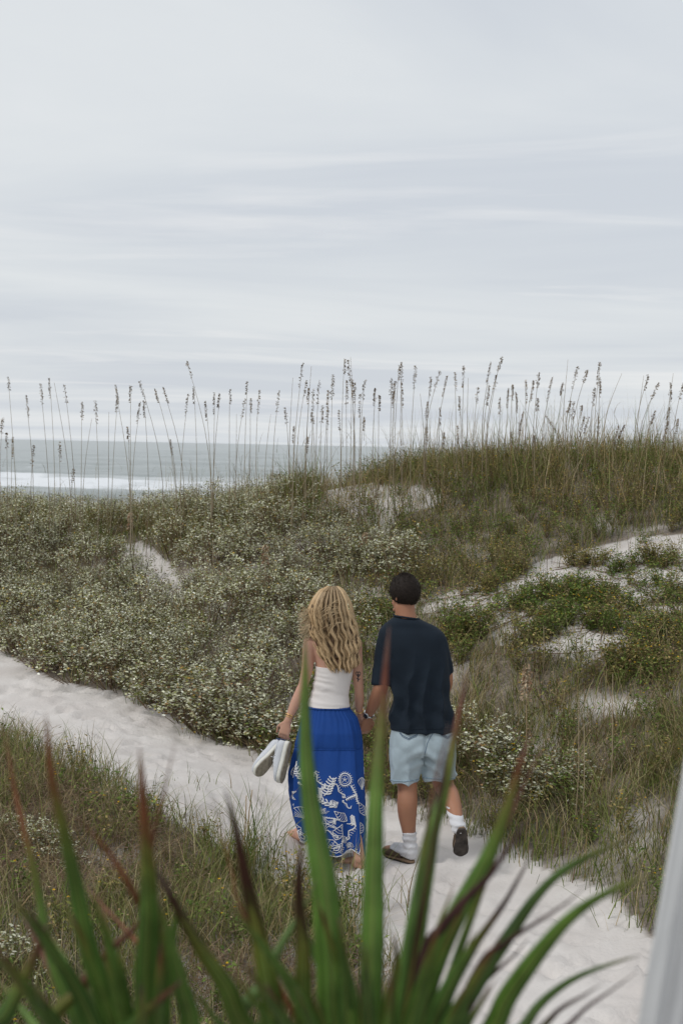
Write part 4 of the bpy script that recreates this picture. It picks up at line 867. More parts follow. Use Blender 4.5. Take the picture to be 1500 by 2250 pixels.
def outline_w(t): # half width of a sole along its length, heel 0 .. toe 1
    return float(np.interp(t, [0, .04, .12, .3, .45, .62, .76, .88, .96, 1], [.012, .024, .032, .034, .035, .043, .047, .042, .026, .008]))
def sole(A, heel, fw, sd, up, L, z0, z1, grow=0., c=None, n=26):
    V = []; ts = [0, .02, .05, .1, .2, .3, .45, .6, .7, .8, .88, .94, .98, 1.0]
    rings = [(heel + fw * L * t + up * (z0 + z1) / 2, sd * (outline_w(t) + grow), up * (z1 - z0) / 2) for t in ts]
    A.loft(smooth_rings(rings, 2), 16, p=5.0, c=c)
def clog(t, heel, fw, sd, up, L=.275):
    root = None
    A = Acc(); sole(A, heel, fw, sd, up, L, 0, .012, .002); o = link('clog', A.mesh('outsole', TREAD), t)
    A = Acc(); sole(A, heel + fw * .003, fw, sd, up, L - .006, .0125, .028, -.001); link('footbed', A.mesh('footbed', CORK), o).location = (0, 0, 0)
    A = Acc(); rs = []
    for tt, h in ((.36, .060), (.42, .066), (.5, .066), (.6, .060), (.72, .052), (.84, .046), (.92, .040), (.97, .030), (.995, .018)):
        rs.append((heel + fw * L * tt + up * (.026 + h / 2 - .006), sd * (outline_w(tt) + .003), up * h / 2))
    A.loft(smooth_rings(rs, 3), 22, p=2.6); link('upper', A.mesh('upper', SUEDE), o).location = (0, 0, 0)
    A = Acc(); c = heel + fw * L * .44 + up * .064; A.tube([c - sd * .042 - up * .02, c - sd * .02 + up * .002, c + up * .006, c + sd * .02 + up * .002, c + sd * .042 - up * .02], .006, 8, sub=4, flat=.5); link('strap', A.mesh('strap', SUEDE), o).location = (0, 0, 0)
    A = Acc(); A.box(c + sd * .03 + up * .004, sd * .009, fw * .011, up * .003); link('buckle', A.mesh('buckle', STEEL, smooth=False), o).location = (0, 0, 0)
fL = (TM - HM).normalized(); h0 = HM - fL * .03; h0.z = GM.z - .004
clog(man, h0, fL, fL.cross(upv).normalized(), upv)
clog(man, heelR - fR * .02 + nR * .016, fR, sR, -nR, .26)
# watch
wd = (Z(780, 880, 9.04) - wM).normalized(); a1 = wd.orthogonal().normalized(); a2 = wd.cross(a1); wc = wM + wd * .012
A = Acc(); A.tube([wc + (a1 * math.cos(a) + a2 * math.sin(a)) * .0315 for a in np.linspace(0, 2 * math.pi, 25)], .006, 8, flat=.45); wo = link('watch', A.mesh('watch_band', STEEL), man)
dn = Vector((-.25, -.95, .25)); dn = (dn - wd * dn.dot(wd)).normalized(); e1 = wd; e2 = dn.cross(e1)
A = Acc(); A.loft([(wc + dn * (.028 + h), e1 * r, e2 * r) for h, r in ((0, .019), (.008, .0205), (.011, .019))], 24); link('case', A.mesh('case', STEEL), wo).location = (0, 0, 0)
A = Acc(); A.loft([(wc + dn * (.0392 + h), e1 * .0155, e2 * .0155) for h in (0, .0012)], 24); link('dial', A.mesh('dial', DIAL), wo).location = (0, 0, 0)

# ================================================================== woman
GW = gpt(*P(780, 1905, 8.76).xy[:]); wom = thing('person', GW, 'person with long wavy blonde hair, white strapless top and blue skirt, walking barefoot', 'person')
A = Acc(); hcw = Z(527, 285); wface = Vector((.05, 1, 0)); head(A, hcw, wface, .070, .092, .112)
limb(A, [(528, 360, 9.0, 48), (532, 420, 8.99, 46), (535, 470, 8.985, 58)], n=16)
A.loft(smooth_rings([ring(535, 440, 52, 48), ring(533, 478, 120, 60), ring(533, 505, 150, 68), ring(537, 560, 132, 78), ring(540, 640, 114, 82), ring(528, 730, 108, 78), ring(514, 810, 104, 74), ring(508, 880, 118, 78), ring(510, 980, 160, 100), ring(515, 1060, 178, 115), ring(520, 1140, 165, 110), ring(525, 1200, 110, 90)]), 30)
limb(A, [(392, 508, 9.0, 44), (383, 570, 8.99, 39), (375, 660, 8.98, 36), (352, 760, 8.97, 31), (335, 800, 8.965, 32), (300, 880, 8.95, 31), (270, 950, 8.935, 24), (258, 985, 8.93, 22)], n=14)
limb(A, [(666, 512, 9.0, 44), (674, 600, 9.0, 38), (682, 700, 9.01, 34), (690, 800, 9.02, 29), (692, 850, 9.05, 30), (690, 905, 9.08, 24), (694, 935, 9.10, 22)], n=14)
fingers(A, Z(254, 990, 8.93), Vector((-.26, -.02, -1)), Vector((-.35, -.93, .1)), .62, .93, thumb_side=1, thumb_curl=.45)
fingers(A, Z(697, 945, 9.105), Vector((.20, .1, -1)), Vector((-.6, -.8, .1)), .8, .9, thumb_side=1, thumb_curl=.5)
HR = Z(712, 1888, 8.76); HR.z = float(ground(np.array([HR.x]), np.array([HR.y]))[0]) + .004; TR = HR + Vector((-.145, .17, 0)); TR.z = HR.z
HL = Z(338, 1752, 9.25); HL.z = float(ground(np.array([HL.x]), np.array([HL.y]))[0]) + .004; TL = HL + Vector((-.09, .19, 0)); TL.z = HL.z
limb(A, [(595, 1130, 8.99, 88), (598, 1300, 8.98, 66), (606, 1430, 8.95, 54), (630, 1540, 8.91, 52), (665, 1680, 8.84, 40), (688, 1790, 8.78, 34), (694, 1830, 8.77, 34)], n=16)
limb(A, [(430, 1130, 9.03, 92), (400, 1280, 9.12, 70), (375, 1390, 9.18, 55), (360, 1480, 9.2, 54), (350, 1600, 9.23, 40), (340, 1690, 9.25, 33)], n=16)
bare_foot(A, Z(694, 1822, 8.77), HR, TR); bare_foot(A, Z(339, 1690, 9.25), HL, TL)
wbody = remeshed(A, 'woman_body', .0052, 4, SKIN_W, .45); link('body', wbody, wom); face_parts(wom, hcw, wface, .070, .092, .112, HAIRM); wbv = bvh_of(wbody)
A = Acc()
for pts in ([(683, 745), (686, 715), (684, 690)], [(685, 715), (673, 700), (670, 690)], [(685, 720), (697, 702), (699, 690)], [(684, 730), (674, 722)], [(686, 735), (697, 726)], [(672, 690), (678, 684), (684, 690), (690, 684), (697, 690)], [(680, 705), (686, 698), (692, 706)]): stroke(A, wbv, pts, .0032, -.0012)
link('tattoo', A.mesh('tattoo', INK), wom)
for nm, (c0, d0, r_), th in (('bracelet', (Z(270, 950, 8.935), Z(258, 985, 8.93) - Z(300, 880, 8.95), .0275), .0035), ('bracelet', (Z(266, 962, 8.934), Z(258, 985, 8.93) - Z(300, 880, 8.95), .0262), .0026), ('bracelet', (Z(692, 922, 9.09), Z(694, 935, 9.10) - Z(690, 905, 9.08), .0268), .0028)):
    d0 = d0.normalized(); a1 = d0.orthogonal().normalized(); a2 = d0.cross(a1); A = Acc(); A.tube([c0 + (a1 * math.cos(a) + a2 * math.sin(a)) * r_ for a in np.linspace(0, 2 * math.pi, 25)], th, 8); link(nm, A.mesh(nm, GOLD), wom)
# strapless top
top_r = smooth_rings([ring(540, 652, 117, 88), ring(536, 700, 115, 86), ring(524, 760, 113, 82), ring(513, 820, 115, 80), ring(504, 870, 128, 90), ring(502, 893, 132, 95)], 8)
A = Acc(); A.loft(top_r, 64, p=2.15); me = A.mesh('top', WHITE)
def top_folds(co, no):
    x, y, z = co[:, 0], co[:, 1], co[:, 2]; dz = z - Z(513, 800).z
    return .0045 * np.sin(dz * 150 + 14 * fbm(x * 5 + 3, z * 9) + x * 22) * np.clip(fbm(x * 7 + 1, z * 12) * 2.6 - .9, 0, 1) * np.exp(-(dz / .11) ** 2) + .002 * (fbm(x * 20, z * 20) - .5)
displace(me, top_folds); to = link('top', me, wom)
for k in (0,):
    c0, u_, v_ = top_r[k]; A = Acc(); A.tube([c0 + u_ * math.cos(a) * 1.0 + v_ * math.sin(a) for a in np.linspace(0, 2 * math.pi, 49)], .0028, 6); link('edge_band', A.mesh('edge_band', WHITE), to).location = (0, 0, 0)
# skirt
ZL = [878, 900, 960, 1040, 1100, 1130, 1136, 1200, 1300, 1420, 1560, 1690, 1800]
LE = [376, 371, 343, 320, 303, 298, 300, 285, 266, 272, 296, 330, 350]
RE = [627, 632, 681, 704, 712, 715, 714, 717, 720, 726, 733, 729, 718]
HD = [86, 88, 112, 132, 138, 140, 138, 150, 172, 192, 208, 215, 215]
DD = [9.0, 9.0, 9.0, 8.99, 8.99, 8.99, 8.99, 8.98, 8.97, 8.96, 8.95, 8.94, 8.93]
def hem_y(th): # image height of the hem round the skirt; th = angle, -90 deg faces the camera
    x = math.copysign(abs(math.cos(th)) ** .8, math.cos(th)); f = math.sin(th) < 0
    if f: return float(np.interp(x, [-1, -.82, -.55, -.3, .1, .42, .60, .72, .85, 1], [1660, 1690, 1728, 1748, 1756, 1742, 1716, 1745, 1792, 1780]))
    return float(np.interp(x, [-1, 0, 1], [1660, 1690, 1780]))
def skirt_pt(th, zy, off=0.):
    le, re, hd, dd = (float(np.interp(zy, ZL, q)) for q in (LE, RE, HD, DD)); cx, hw = (le + re) / 2, (re - le) / 2
    t = min(1., max(0., (zy - 878) / 900.)); g = math.exp(-(zy - 878) / 100.); g2 = math.exp(-max(0, zy - 1132) / 55.) if zy >= 1132 else 0
    wob = .6 * math.sin(3 * th + 1.2) + .5 * math.sin(th * 2 + zy * .004)
    k = 1 + .034 * g * math.sin(40 * th + 2 * wob) + .012 * g2 * math.sin(36 * th + wob) + (.15 * t ** .8) * (.9 - 1.5 * abs(math.sin(4.5 * th + wob + zy * .0010)) ** .75 + .5 * math.sin(13 * th + 1.7 + wob)) + .008 * math.sin(zy * .03 + 4 * th) * t
    k = 1 + (k - 1) * (.45 + .55 * abs(math.sin(th)))
    if 1124 < zy < 1140: k -= .012
    ct, st = math.cos(th), math.sin(th); ct = math.copysign(abs(ct) ** .8, ct); st = math.copysign(abs(st) ** .8, st)
    return Z(cx, zy, dd) + XA * (sz(hw) * k * ct + off * ct) + YA * (sz(hd) * k * st + off * st)
nth, nl = 220, 110; V = []
for i in range(nl):
    for j in range(nth):
        th = 2 * math.pi * j / nth; V.append(skirt_pt(th, 889 + (hem_y(th) - 889) * i / (nl - 1)))
idx = np.arange(nl * nth).reshape(nl, nth); nxt = np.roll(idx, -1, 1)
Fq = np.stack([idx[:-1], nxt[:-1], nxt[1:], idx[1:]], -1).reshape(-1, 4)
sk = link('skirt', np_mesh('skirt', np.array(V), Fq, m=BLUE, smooth=True), wom)
A = Acc(); A.tube([skirt_pt(a, 899, .001) for a in np.linspace(0, 2 * math.pi, 160)], .006, 6); link('waistband', A.mesh('waistband', BLUE), sk).location = (0, 0, 0)
A = Acc(); A.tube([skirt_pt(a, 1134, .001) for a in np.linspace(0, 2 * math.pi, 200)], .003, 6); link('tier_seam', A.mesh('tier_seam', BLUE), sk).location = (0, 0, 0)
A = Acc(); A.tube([skirt_pt(a, hem_y(a) - 3, .001) for a in np.linspace(0, 2 * math.pi, 240)], .003, 6); link('hem_trim', A.mesh('hem_trim', THREAD), sk).location = (0, 0, 0)
# embroidery: white sea creatures stitched on the lower tier
def circ(cx, cy, rx, ry=None, n=16, a0=0, a1=2 * math.pi): ry = ry or rx; return [(cx + rx * math.cos(a0 + (a1 - a0) * k / n), cy + ry * math.sin(a0 + (a1 - a0) * k / n)) for k in range(n + 1)]
def m_star(r=36):
    pts = []
    for k in range(10): a = math.pi / 2 + k * math.pi / 5; q = r if k % 2 == 0 else r * .36; pts.append((q * math.cos(a), q * math.sin(a)))
    pts.append(pts[0]); return [(pts, 1.5)] + [([(0, 0), (r * .7 * math.cos(math.pi / 2 + k * 2 * math.pi / 5), r * .7 * math.sin(math.pi / 2 + k * 2 * math.pi / 5))], 2.2) for k in range(5)]
def m_dollar(r=26):
    s = [(circ(0, 0, r, r * 1.15), 2.6), (circ(0, 0, r * .7, r * .8), 1.2)] + [([(r * 1.0 * math.cos(a), r * 1.15 * math.sin(a)), (r * 1.35 * math.cos(a), r * 1.5 * math.sin(a))], 1.2) for a in np.linspace(0, 6.28, 22)]
    return s + [([(0, 0), (r * .5 * math.cos(a), r * .5 * math.sin(a))], 1.5) for a in np.linspace(.3, 6.58, 6)[:-1]]
def m_shell(r=36):
    f = [(circ(0, 0, r, r, 14, .25, math.pi - .25), 1.6)]
    for a in np.linspace(.25, math.pi - .25, 8): f.append(([(0, -r * .55), (r * math.cos(a), r * math.sin(a))], 1.2))
    return f + [([(-7, -r * .55), (7, -r * .55)], 2.0)]
def m_coral(r=46):
    s = [([(0, -r), (4, -r * .5), (-3, 0), (5, r * .5), (2, r)], 3.0)]
    for k in range(7):
        y = -r * .8 + k * r * .27
        for q in (-1, 1): s.append(([(1, y), (q * 9, y + 5), (q * 14, y + 12)], 3.4))
    return s
def m_branch(r=46):
    s = [([(-4, r), (2, r * .3), (6, 0), (0, -r * .5), (4, -r)], 3.4), ([(6, 0), (-20, -4), (-44, -14)], 3.4)]
    for k in range(9):
        y = r - k * r * .24
        for q in (-1, 1): s.append(([(2, y), (2 + q * 9, y + 3)], 1.3))
    for k in range(5): s.append(([(-6 - k * 8, -2 - k * 2), (-8 - k * 8, 7 - k * 2)], 1.3)); s.append(([(-6 - k * 8, -2 - k * 2), (-8 - k * 8, -12 - k * 2)], 1.3))
    return s
def m_horse(r=44):
    s = [([(-14, r * .75), (-6, r), (8, r * .8), (6, r * .4), (-4, 0), (2, -r * .4), (12, -r * .75), (4, -r), (-4, -r * .85), (2, -r * .7)], 3.0), ([(-14, r * .75), (-24, r * .68)], 2.0)]
    for k in range(6): s.append(([(6 - k * 1.5, r * .5 - k * 12), (16 - k, r * .5 - k * 12)], 1.2))
    return s
def m_conch(r=40):
    s = []; n = 6; L = [(-r * .2, r), (-r * .5, r * .35), (-r * .62, -.2 * r), (-r * .3, -r * .75), (r * .1, -r)]; Rr = [(-r * .2, r), (r * .15, r * .35), (r * .5, -.1 * r), (r * .35, -r * .6), (r * .1, -r)]
    s += [(L, 1.6), (Rr, 1.6)]
    for k in range(1, 7): t = k / 7 * 4; i = min(3, int(t)); f = t - i; a = (L[i][0] + (L[i + 1][0] - L[i][0]) * f, L[i][1] + (L[i + 1][1] - L[i][1]) * f); b = (Rr[i][0] + (Rr[i + 1][0] - Rr[i][0]) * f, Rr[i][1] + (Rr[i + 1][1] - Rr[i][1]) * f); s.append(([a, ((a[0] + b[0]) / 2, (a[1] + b[1]) / 2 - 5), b], 1.2))
    return s
def m_drop(r=36): return [([(0, r), (-r * .45, r * .1), (-r * .35, -r * .45), (0, -r * .6), (r * .35, -r * .45), (r * .45, r * .1), (0, r)], 1.7), ([(0, r * .6), (-r * .22, 0), (0, -r * .35), (r * .22, 0), (0, r * .6)], 2.4)] + [([(q * r * .5, -r * .2 + k * 9), (q * r * .75, -r * .1 + k * 9)], 1.2) for q in (-1, 1) for k in range(4)]
motifs = [(m_horse, 440, 1310, .5), (m_coral, 510, 1345, -.3), (m_dollar, 608, 1305, 0), (m_branch, 655, 1395, .25), (m_shell, 706, 1350, -.3), (m_star, 495, 1560, .3), (m_conch, 590, 1515, .7), (m_conch, 575, 1610, -.6), (m_shell, 690, 1605, -.9), (m_horse, 640, 1610, -.4), (m_drop, 680, 1735, .1), (m_drop, 555, 1705, -.7), (m_conch, 500, 1670, .9), (m_shell, 300, 1285, .6), (m_coral, 325, 1270, .5), (m_star, 300, 1405, .2), (m_coral, 475, 1430, 1.0), (m_shell, 340, 1520, .4), (m_conch, 335, 1600, .2), (m_conch, 712, 1490, .4), (m_star, 400, 1420, .8), (m_dollar, 420, 1580, 0), (m_shell, 430, 1690, .5), (m_drop, 360, 1655, .3), (m_horse, 575, 1370, .6), (m_branch, 400, 1310, -.5)]
def embroider(fn, th0, zy0, rot):
    A = Acc(); hw = sz(float(np.interp(zy0, ZL, RE)) - float(np.interp(zy0, ZL, LE))) / 2; ca, sa = math.cos(rot), math.sin(rot)
    for pts, wd in fn():
        pts = [(a * 1.22, b * 1.22) for a, b in pts]; wd *= 1.3
        q = []
        for i in range(len(pts) - 1):
            for k in range(4): t = k / 4; q.append((pts[i][0] * (1 - t) + pts[i + 1][0] * t, pts[i][1] * (1 - t) + pts[i + 1][1] * t))
        q.append(pts[-1]); P3 = []
        for (x, y) in q:
            xr, yr = x * ca - y * sa, x * sa + y * ca; th = th0 + sz(xr) / (hw * .92); zy = zy0 - yr
            zy = min(zy, hem_y(th) - 2); P3.append(skirt_pt(th, zy, .0022))
        A.tube(P3, sz(wd) * .95, 5)
    link('embroidered_motif', A.mesh('motif', THREAD), sk).location = (0, 0, 0)
for fn, zx, zy, rot in motifs:
    le, re = float(np.interp(zy, ZL, LE)), float(np.interp(zy, ZL, RE)); c = max(-.97, min(.97, (zx - (le + re) / 2) / ((re - le) / 2)))
    embroider(fn, -math.acos(math.copysign(abs(c) ** 1.25, c)), zy, rot)
allm = [m_star, m_shell, m_coral, m_conch, m_horse, m_dollar, m_drop, m_branch]
for i, (zx, zy) in enumerate([(455, 1385), (550, 1440), (620, 1450), (470, 1490), (540, 1530), (650, 1540), (600, 1660), (530, 1620), (640, 1690), (400, 1500), (390, 1640), (310, 1470), (340, 1350)]):
    le, re = float(np.interp(zy, ZL, LE)), float(np.interp(zy, ZL, RE)); c = max(-.97, min(.97, (zx - (le + re) / 2) / ((re - le) / 2)))
    f0 = [m_coral, m_shell, m_horse, m_drop, m_branch][i % 5]; embroider(lambda: [([(a * .55, b * .55) for a, b in q], w_ * .8) for q, w_ in f0()], -math.acos(math.copysign(abs(c) ** 1.25, c)), zy, i * 1.9)
for i in range(16): embroider(allm[i % 8], .25 + 2.6 * ((i * 5) % 16) / 16, 1300 + (i * 97) % 330, (i * 1.3) % 2 - 1)
# hair: long blonde waves
HY = [160, 185, 240, 300, 370, 430, 480, 560, 630, 672]
HLx = [500, 445, 404, 378, 386, 380, 402, 428, 462, 500]; HRx = [560, 600, 634, 652, 666, 686, 694, 700, 694, 672]
HB = [30, 70, 100, 112, 108, 100, 98, 104, 108, 106]
def hair_pt(s, q, y):
    l, r, b = (float(np.interp(y, HY, k)) for k in (HLx, HRx, HB)); cx = (l + r) / 2; hw = (r - l) / 2
    dep = math.sqrt(max(0, 1 - min(1, abs(s)) ** 2.4)); return Z(cx + s * hw, y, 9.0) + YA * (-sz(b) * dep * q)
A = Acc(); rings = []
for y in np.linspace(176, 600, 26):
    l, r, b = (float(np.interp(y, HY, k)) for k in (HLx, HRx, HB)); f = sz(b) * .88; fr = sz(92) if y < 330 else sz(30)
    if y > 400: fr = -sz(40)
    ce = Z((l + r) / 2, y, 9.0); rings.append((ce + YA * ((fr * .55 if y < 240 else -.01 if y < 330 else fr * .6) - f) / 2, XA * sz((r - l) / 2 * .88), YA * max(.02, (f + (fr * .55 if y < 240 else -.01 if y < 330 else fr * .6)) / 2)))
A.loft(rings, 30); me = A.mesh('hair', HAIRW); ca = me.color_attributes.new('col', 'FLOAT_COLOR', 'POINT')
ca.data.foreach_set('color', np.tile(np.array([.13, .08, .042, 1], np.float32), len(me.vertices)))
displace(me, lambda co, no: .006 * np.sin(co[:, 0] * 260 + 3 * np.sin(co[:, 2] * 40)))
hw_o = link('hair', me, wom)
HV, HT, HC = [], [], []; nb = 0
def strand(pts, r0, r1, c0, c1, n=3):
    global nb
    pts = np.array(pts); m_ = len(pts); t = np.gradient(pts, axis=0); t /= np.maximum(np.linalg.norm(t, axis=1, keepdims=True), 1e-6)
    a = np.cross(t, np.array([.2, 1., .1])); a /= np.maximum(np.linalg.norm(a, axis=1, keepdims=True), 1e-6); b = np.cross(t, a); u = np.linspace(0, 1, m_)[:, None]; r = r0 + (r1 - r0) * u ** 1.5
    V = np.stack([pts + (a * math.cos(2 * math.pi * k / n) * 1.4 + b * math.sin(2 * math.pi * k / n) * .7) * r for k in range(n)], 1).reshape(-1, 3)
    i = np.arange(m_ - 1)[:, None]; T = np.concatenate([np.concatenate([np.c_[i * n + k, i * n + (k + 1) % n, (i + 1) * n + (k + 1) % n], np.c_[i * n + k, (i + 1) * n + (k + 1) % n, (i + 1) * n + k]]) for k in range(n)])
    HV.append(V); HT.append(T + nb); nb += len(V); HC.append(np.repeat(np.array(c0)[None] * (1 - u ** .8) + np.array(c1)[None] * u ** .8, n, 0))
nclump = 36
cl = [(random.uniform(-1, 1), random.uniform(0, 6.28), random.uniform(52, 84), random.uniform(.7, 1.5), random.random(), random.uniform(0, 1)) for _ in range(nclump)]
for i in range(1900):
    s, ph_, wl, am, tone, ln = cl[random.randrange(nclump)]; s = max(-1, min(1, s + random.gauss(0, .021))); q = random.uniform(.72, .92) + .26 * tone  # darker strands lie deeper: shade between the locks put into their colour
    y0 = random.uniform(160, 168) if random.random() < .85 else random.uniform(220, 420)
    y1 = float(np.interp(abs(s), [0, .6, 1], [652, 655, 615])) + 26 * (ln - .5) + random.uniform(-45, 22); y1 = min(y1, 680)
    pts = []; top = hair_pt(s * .25, .35, 168); n = 20; ph2 = ph_ + random.gauss(0, .3)
    for k in range(n):
        y = y0 + (y1 - y0) * (k / (n - 1)) ** 1.15; g = min(1, max(0, (y - 200) / 260)); sp = s
        p = hair_pt(sp, q, y); w_ = (y / wl) * 2 * math.pi * .72 + ph2
        p = p + XA * (.0085 * g * am * math.sin(w_)) + YA * (-.011 * g * am * math.cos(w_)); pts.append(p)
    tt = tone * .75 + random.random() * .25
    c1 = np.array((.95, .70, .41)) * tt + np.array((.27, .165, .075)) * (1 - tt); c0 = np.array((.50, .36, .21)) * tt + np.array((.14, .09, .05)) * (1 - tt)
    if abs(s) > .72: c0 = c0 * .4 + c1 * .8
    strand(pts, .0026, .0009, c0, c1 * random.uniform(.9, 1.12))
for i in range(70): # sides and front of the hair framing the face
    sg = random.choice((-1, 1)); pts = []; ph_ = random.uniform(0, 6.28); f0 = random.uniform(.02, .075)
    for k in range(16):
        y = 180 + 300 * k / 15; l, r = float(np.interp(y, HY, HLx)), float(np.interp(y, HY, HRx)); x = (l + r) / 2 + sg * (r - l) / 2 * min(1, .2 + k * .22) * .95
        pts.append(Z(x, y, 9.0) + YA * f0 * min(1, k / 3) + XA * .008 * math.sin(k * .9 + ph_))
    strand(pts, .004, .0015, (.4, .28, .15), (.62, .45, .26))
for i in range(220): # wisps blown to the left and loose flyaways
    y0 = random.uniform(300, 470); sg = -1 if random.random() < .72 else 1; x0 = float(np.interp(y0, HY, HLx if sg < 0 else HRx)) - sg * 15; L = random.uniform(25, 85) if sg < 0 else random.uniform(12, 30); ph_ = random.uniform(0, 6.28); dy_ = random.uniform(-20, 50)
    strand([Z(x0 + sg * L * t, y0 + dy_ * t + 9 * math.sin(5 * t + ph_), 9.0 - .03 + .02 * math.sin(3 * t + ph_)) for t in np.linspace(0, 1, 9)], .0015, .0007, (.6, .45, .27), (.76, .62, .42))
for i in range(16): # strands swept across the back of the head
    y0 = random.uniform(230, 380); ph_ = random.uniform(0, 6.28); a_, b_ = random.uniform(.2, .8), random.uniform(-.8, -.1)
    strand([hair_pt(a_ + (b_ - a_) * t, 1.12, y0 + 75 * t - 25 * math.sin(math.pi * t) + 4 * math.sin(6 * t + ph_)) for t in np.linspace(0, 1, 12)], .0014, .0007, (.66, .5, .3), (.7, .54, .34))
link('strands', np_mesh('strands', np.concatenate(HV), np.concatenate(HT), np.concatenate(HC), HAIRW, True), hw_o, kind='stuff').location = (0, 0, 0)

# ---- canvas sneakers hanging from her hand
def sneaker(heel, toe, sole_n, label, L=.262):
    "sole_n points out of the sole"
    fw = (toe - heel).normalized(); up = -(sole_n - fw * sole_n.dot(fw)).normalized(); sd = fw.cross(up)
    t = thing('sneaker', heel, label, 'shoe', 'pair of sneakers in the hand')
    A = Acc(); sole(A, heel, fw, sd, up, L, 0, .006, -.002); link('outsole', A.mesh('outsole', OUTSOLE), t)
    A = Acc(); sole(A, heel, fw, sd, up, L, .0062, .034, .001); mo = link('midsole', A.mesh('midsole', RUBBER), t)
    A = Acc(); ts = [0, .03, .1, .2, .32, .45, .6, .75, .88, .96, .995]; rs = []
    for tt in ts:
        h = float(np.interp(tt, [0, .1, .25, .42, .55, .7, .85, .95, 1], [.045, .055, .05, .062, .056, .042, .032, .026, .012]))
        rs.append((heel + fw * (L * (.012 + tt * .976)) + up * (.028 + h / 2), sd * outline_w(.02 + tt * .96) * .95, up * h / 2))
    A.loft(smooth_rings(rs, 2), 22, p=2.5); uo = link('upper', A.mesh('upper', CANVAS), t)
    A = Acc(); c = heel + fw * L * .21 + up * .082; A.tube([c + fw * math.cos(a) * .040 + sd * math.sin(a) * .022 + up * (.004 * math.cos(2 * a)) for a in np.linspace(0, 2 * math.pi, 25)], .006, 8); link('collar', A.mesh('collar', CANVAS), uo).location = (0, 0, 0)
    A = Acc(); A.loft([(c - up * .004 + up * k, fw * .037, sd * .019) for k in (-.004, .005)], 20); link('opening_shade', A.mesh('opening_shade', HEELTAB), uo).location = (0, 0, 0)  # flat dark disc, painted shade for the inside of the shoe opening
    A = Acc(); A.box(heel + up * .06 - fw * .0025, sd * .013, up * .022, fw * .003); link('heel_tab', A.mesh('heel_tab', HEELTAB), uo).location = (0, 0, 0)
    for k in range(5):
        tt = .40 + k * .065; h = float(np.interp(tt, [.25, .42, .55, .7, .85], [.05, .062, .056, .042, .032])); b = heel + fw * L * tt + up * (.029 + h)
        A = Acc(); A.tube([b - sd * .022 - up * .008, b - sd * .008 + up * .002, b + sd * .008 + up * .002, b + sd * .022 - up * .008], .0028, 6, sub=3); link('lace', A.mesh('lace', THREAD), t)
        for q in (-1, 1):
            A = Acc(); A.ell(b + sd * q * .027 - up * .012, fw * .0035, up * .0035, sd * .0035, 8, 6); link('eyelet', A.mesh('eyelet', DIAL), uo).location = (0, 0, 0)
    A = Acc(); b = heel + fw * L * .44 + up * .09
    for q in (-1, 1): A.tube([b, b + sd * q * .018 + up * .016, b + sd * q * .030 + up * .002, b + sd * q * .012 - up * .002], .0024, 6, sub=4)
    link('lace_bow', A.mesh('lace_bow', THREAD), t)
sneaker(Z(236, 1128, 8.90), Z(88, 1296, 8.84), Vector((.58, -.78, -.26)), 'white canvas sneaker with its tan sole towards the viewer, held left of the other')
sneaker(Z(276, 1112, 8.87), Z(224, 1350, 8.83), Vector((.95, -.28, .1)), 'white canvas sneaker seen from its white side edge, held nearest the blue skirt')
# ------------------------------------------------------------------ palmetto in the foreground
def blade_fn(t, b, tcn):
    L = t.links.new
    a = t.nodes.new('ShaderNodeAttribute'); a.attribute_name = 'col'
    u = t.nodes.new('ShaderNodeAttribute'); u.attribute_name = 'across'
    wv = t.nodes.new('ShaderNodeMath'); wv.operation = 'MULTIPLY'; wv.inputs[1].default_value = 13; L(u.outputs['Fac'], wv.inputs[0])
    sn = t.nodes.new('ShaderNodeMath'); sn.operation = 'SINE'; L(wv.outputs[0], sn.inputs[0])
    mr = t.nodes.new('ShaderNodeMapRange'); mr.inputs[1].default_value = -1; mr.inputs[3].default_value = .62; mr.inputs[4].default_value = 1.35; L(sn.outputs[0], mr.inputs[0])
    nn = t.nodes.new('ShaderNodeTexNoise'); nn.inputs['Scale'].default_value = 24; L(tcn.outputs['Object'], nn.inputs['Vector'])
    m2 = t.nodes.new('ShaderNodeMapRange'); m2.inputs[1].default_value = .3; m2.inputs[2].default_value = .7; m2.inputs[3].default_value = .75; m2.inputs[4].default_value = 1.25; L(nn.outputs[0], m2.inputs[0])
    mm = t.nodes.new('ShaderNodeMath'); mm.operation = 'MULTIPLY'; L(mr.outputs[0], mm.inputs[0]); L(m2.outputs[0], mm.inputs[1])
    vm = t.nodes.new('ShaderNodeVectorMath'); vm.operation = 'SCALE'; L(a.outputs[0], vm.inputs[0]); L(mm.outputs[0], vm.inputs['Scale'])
    L(vm.outputs[0], b.inputs['Base Color'])
    tr = t.nodes.new('ShaderNodeBsdfTranslucent'); mx = t.nodes.new('ShaderNodeMixShader'); mx.inputs[0].default_value = .3
    L(vm.outputs[0], tr.inputs[0]); L(b.outputs[0], mx.inputs[1]); L(tr.outputs[0], mx.inputs[2]); L(mx.outputs[0], t.nodes['Material Output'].inputs[0])
FROND = mat('palmetto_blade', (.06, .12, .03), .45, spec=.35, fn=blade_fn)
BARK = mat('palmetto_stem', (.12, .13, .05), .8, var=(20, .3)); FIBRE = mat('palmetto_trunk', (.13, .09, .06), .95, var=(30, .4), bump=[(40, .8, .01)])
def a6(L): return [(x / 2, 1600 + y / 2) for x, y in L]
def a7(L): return [(750 + x / 2, 1600 + y / 2) for x, y in L]
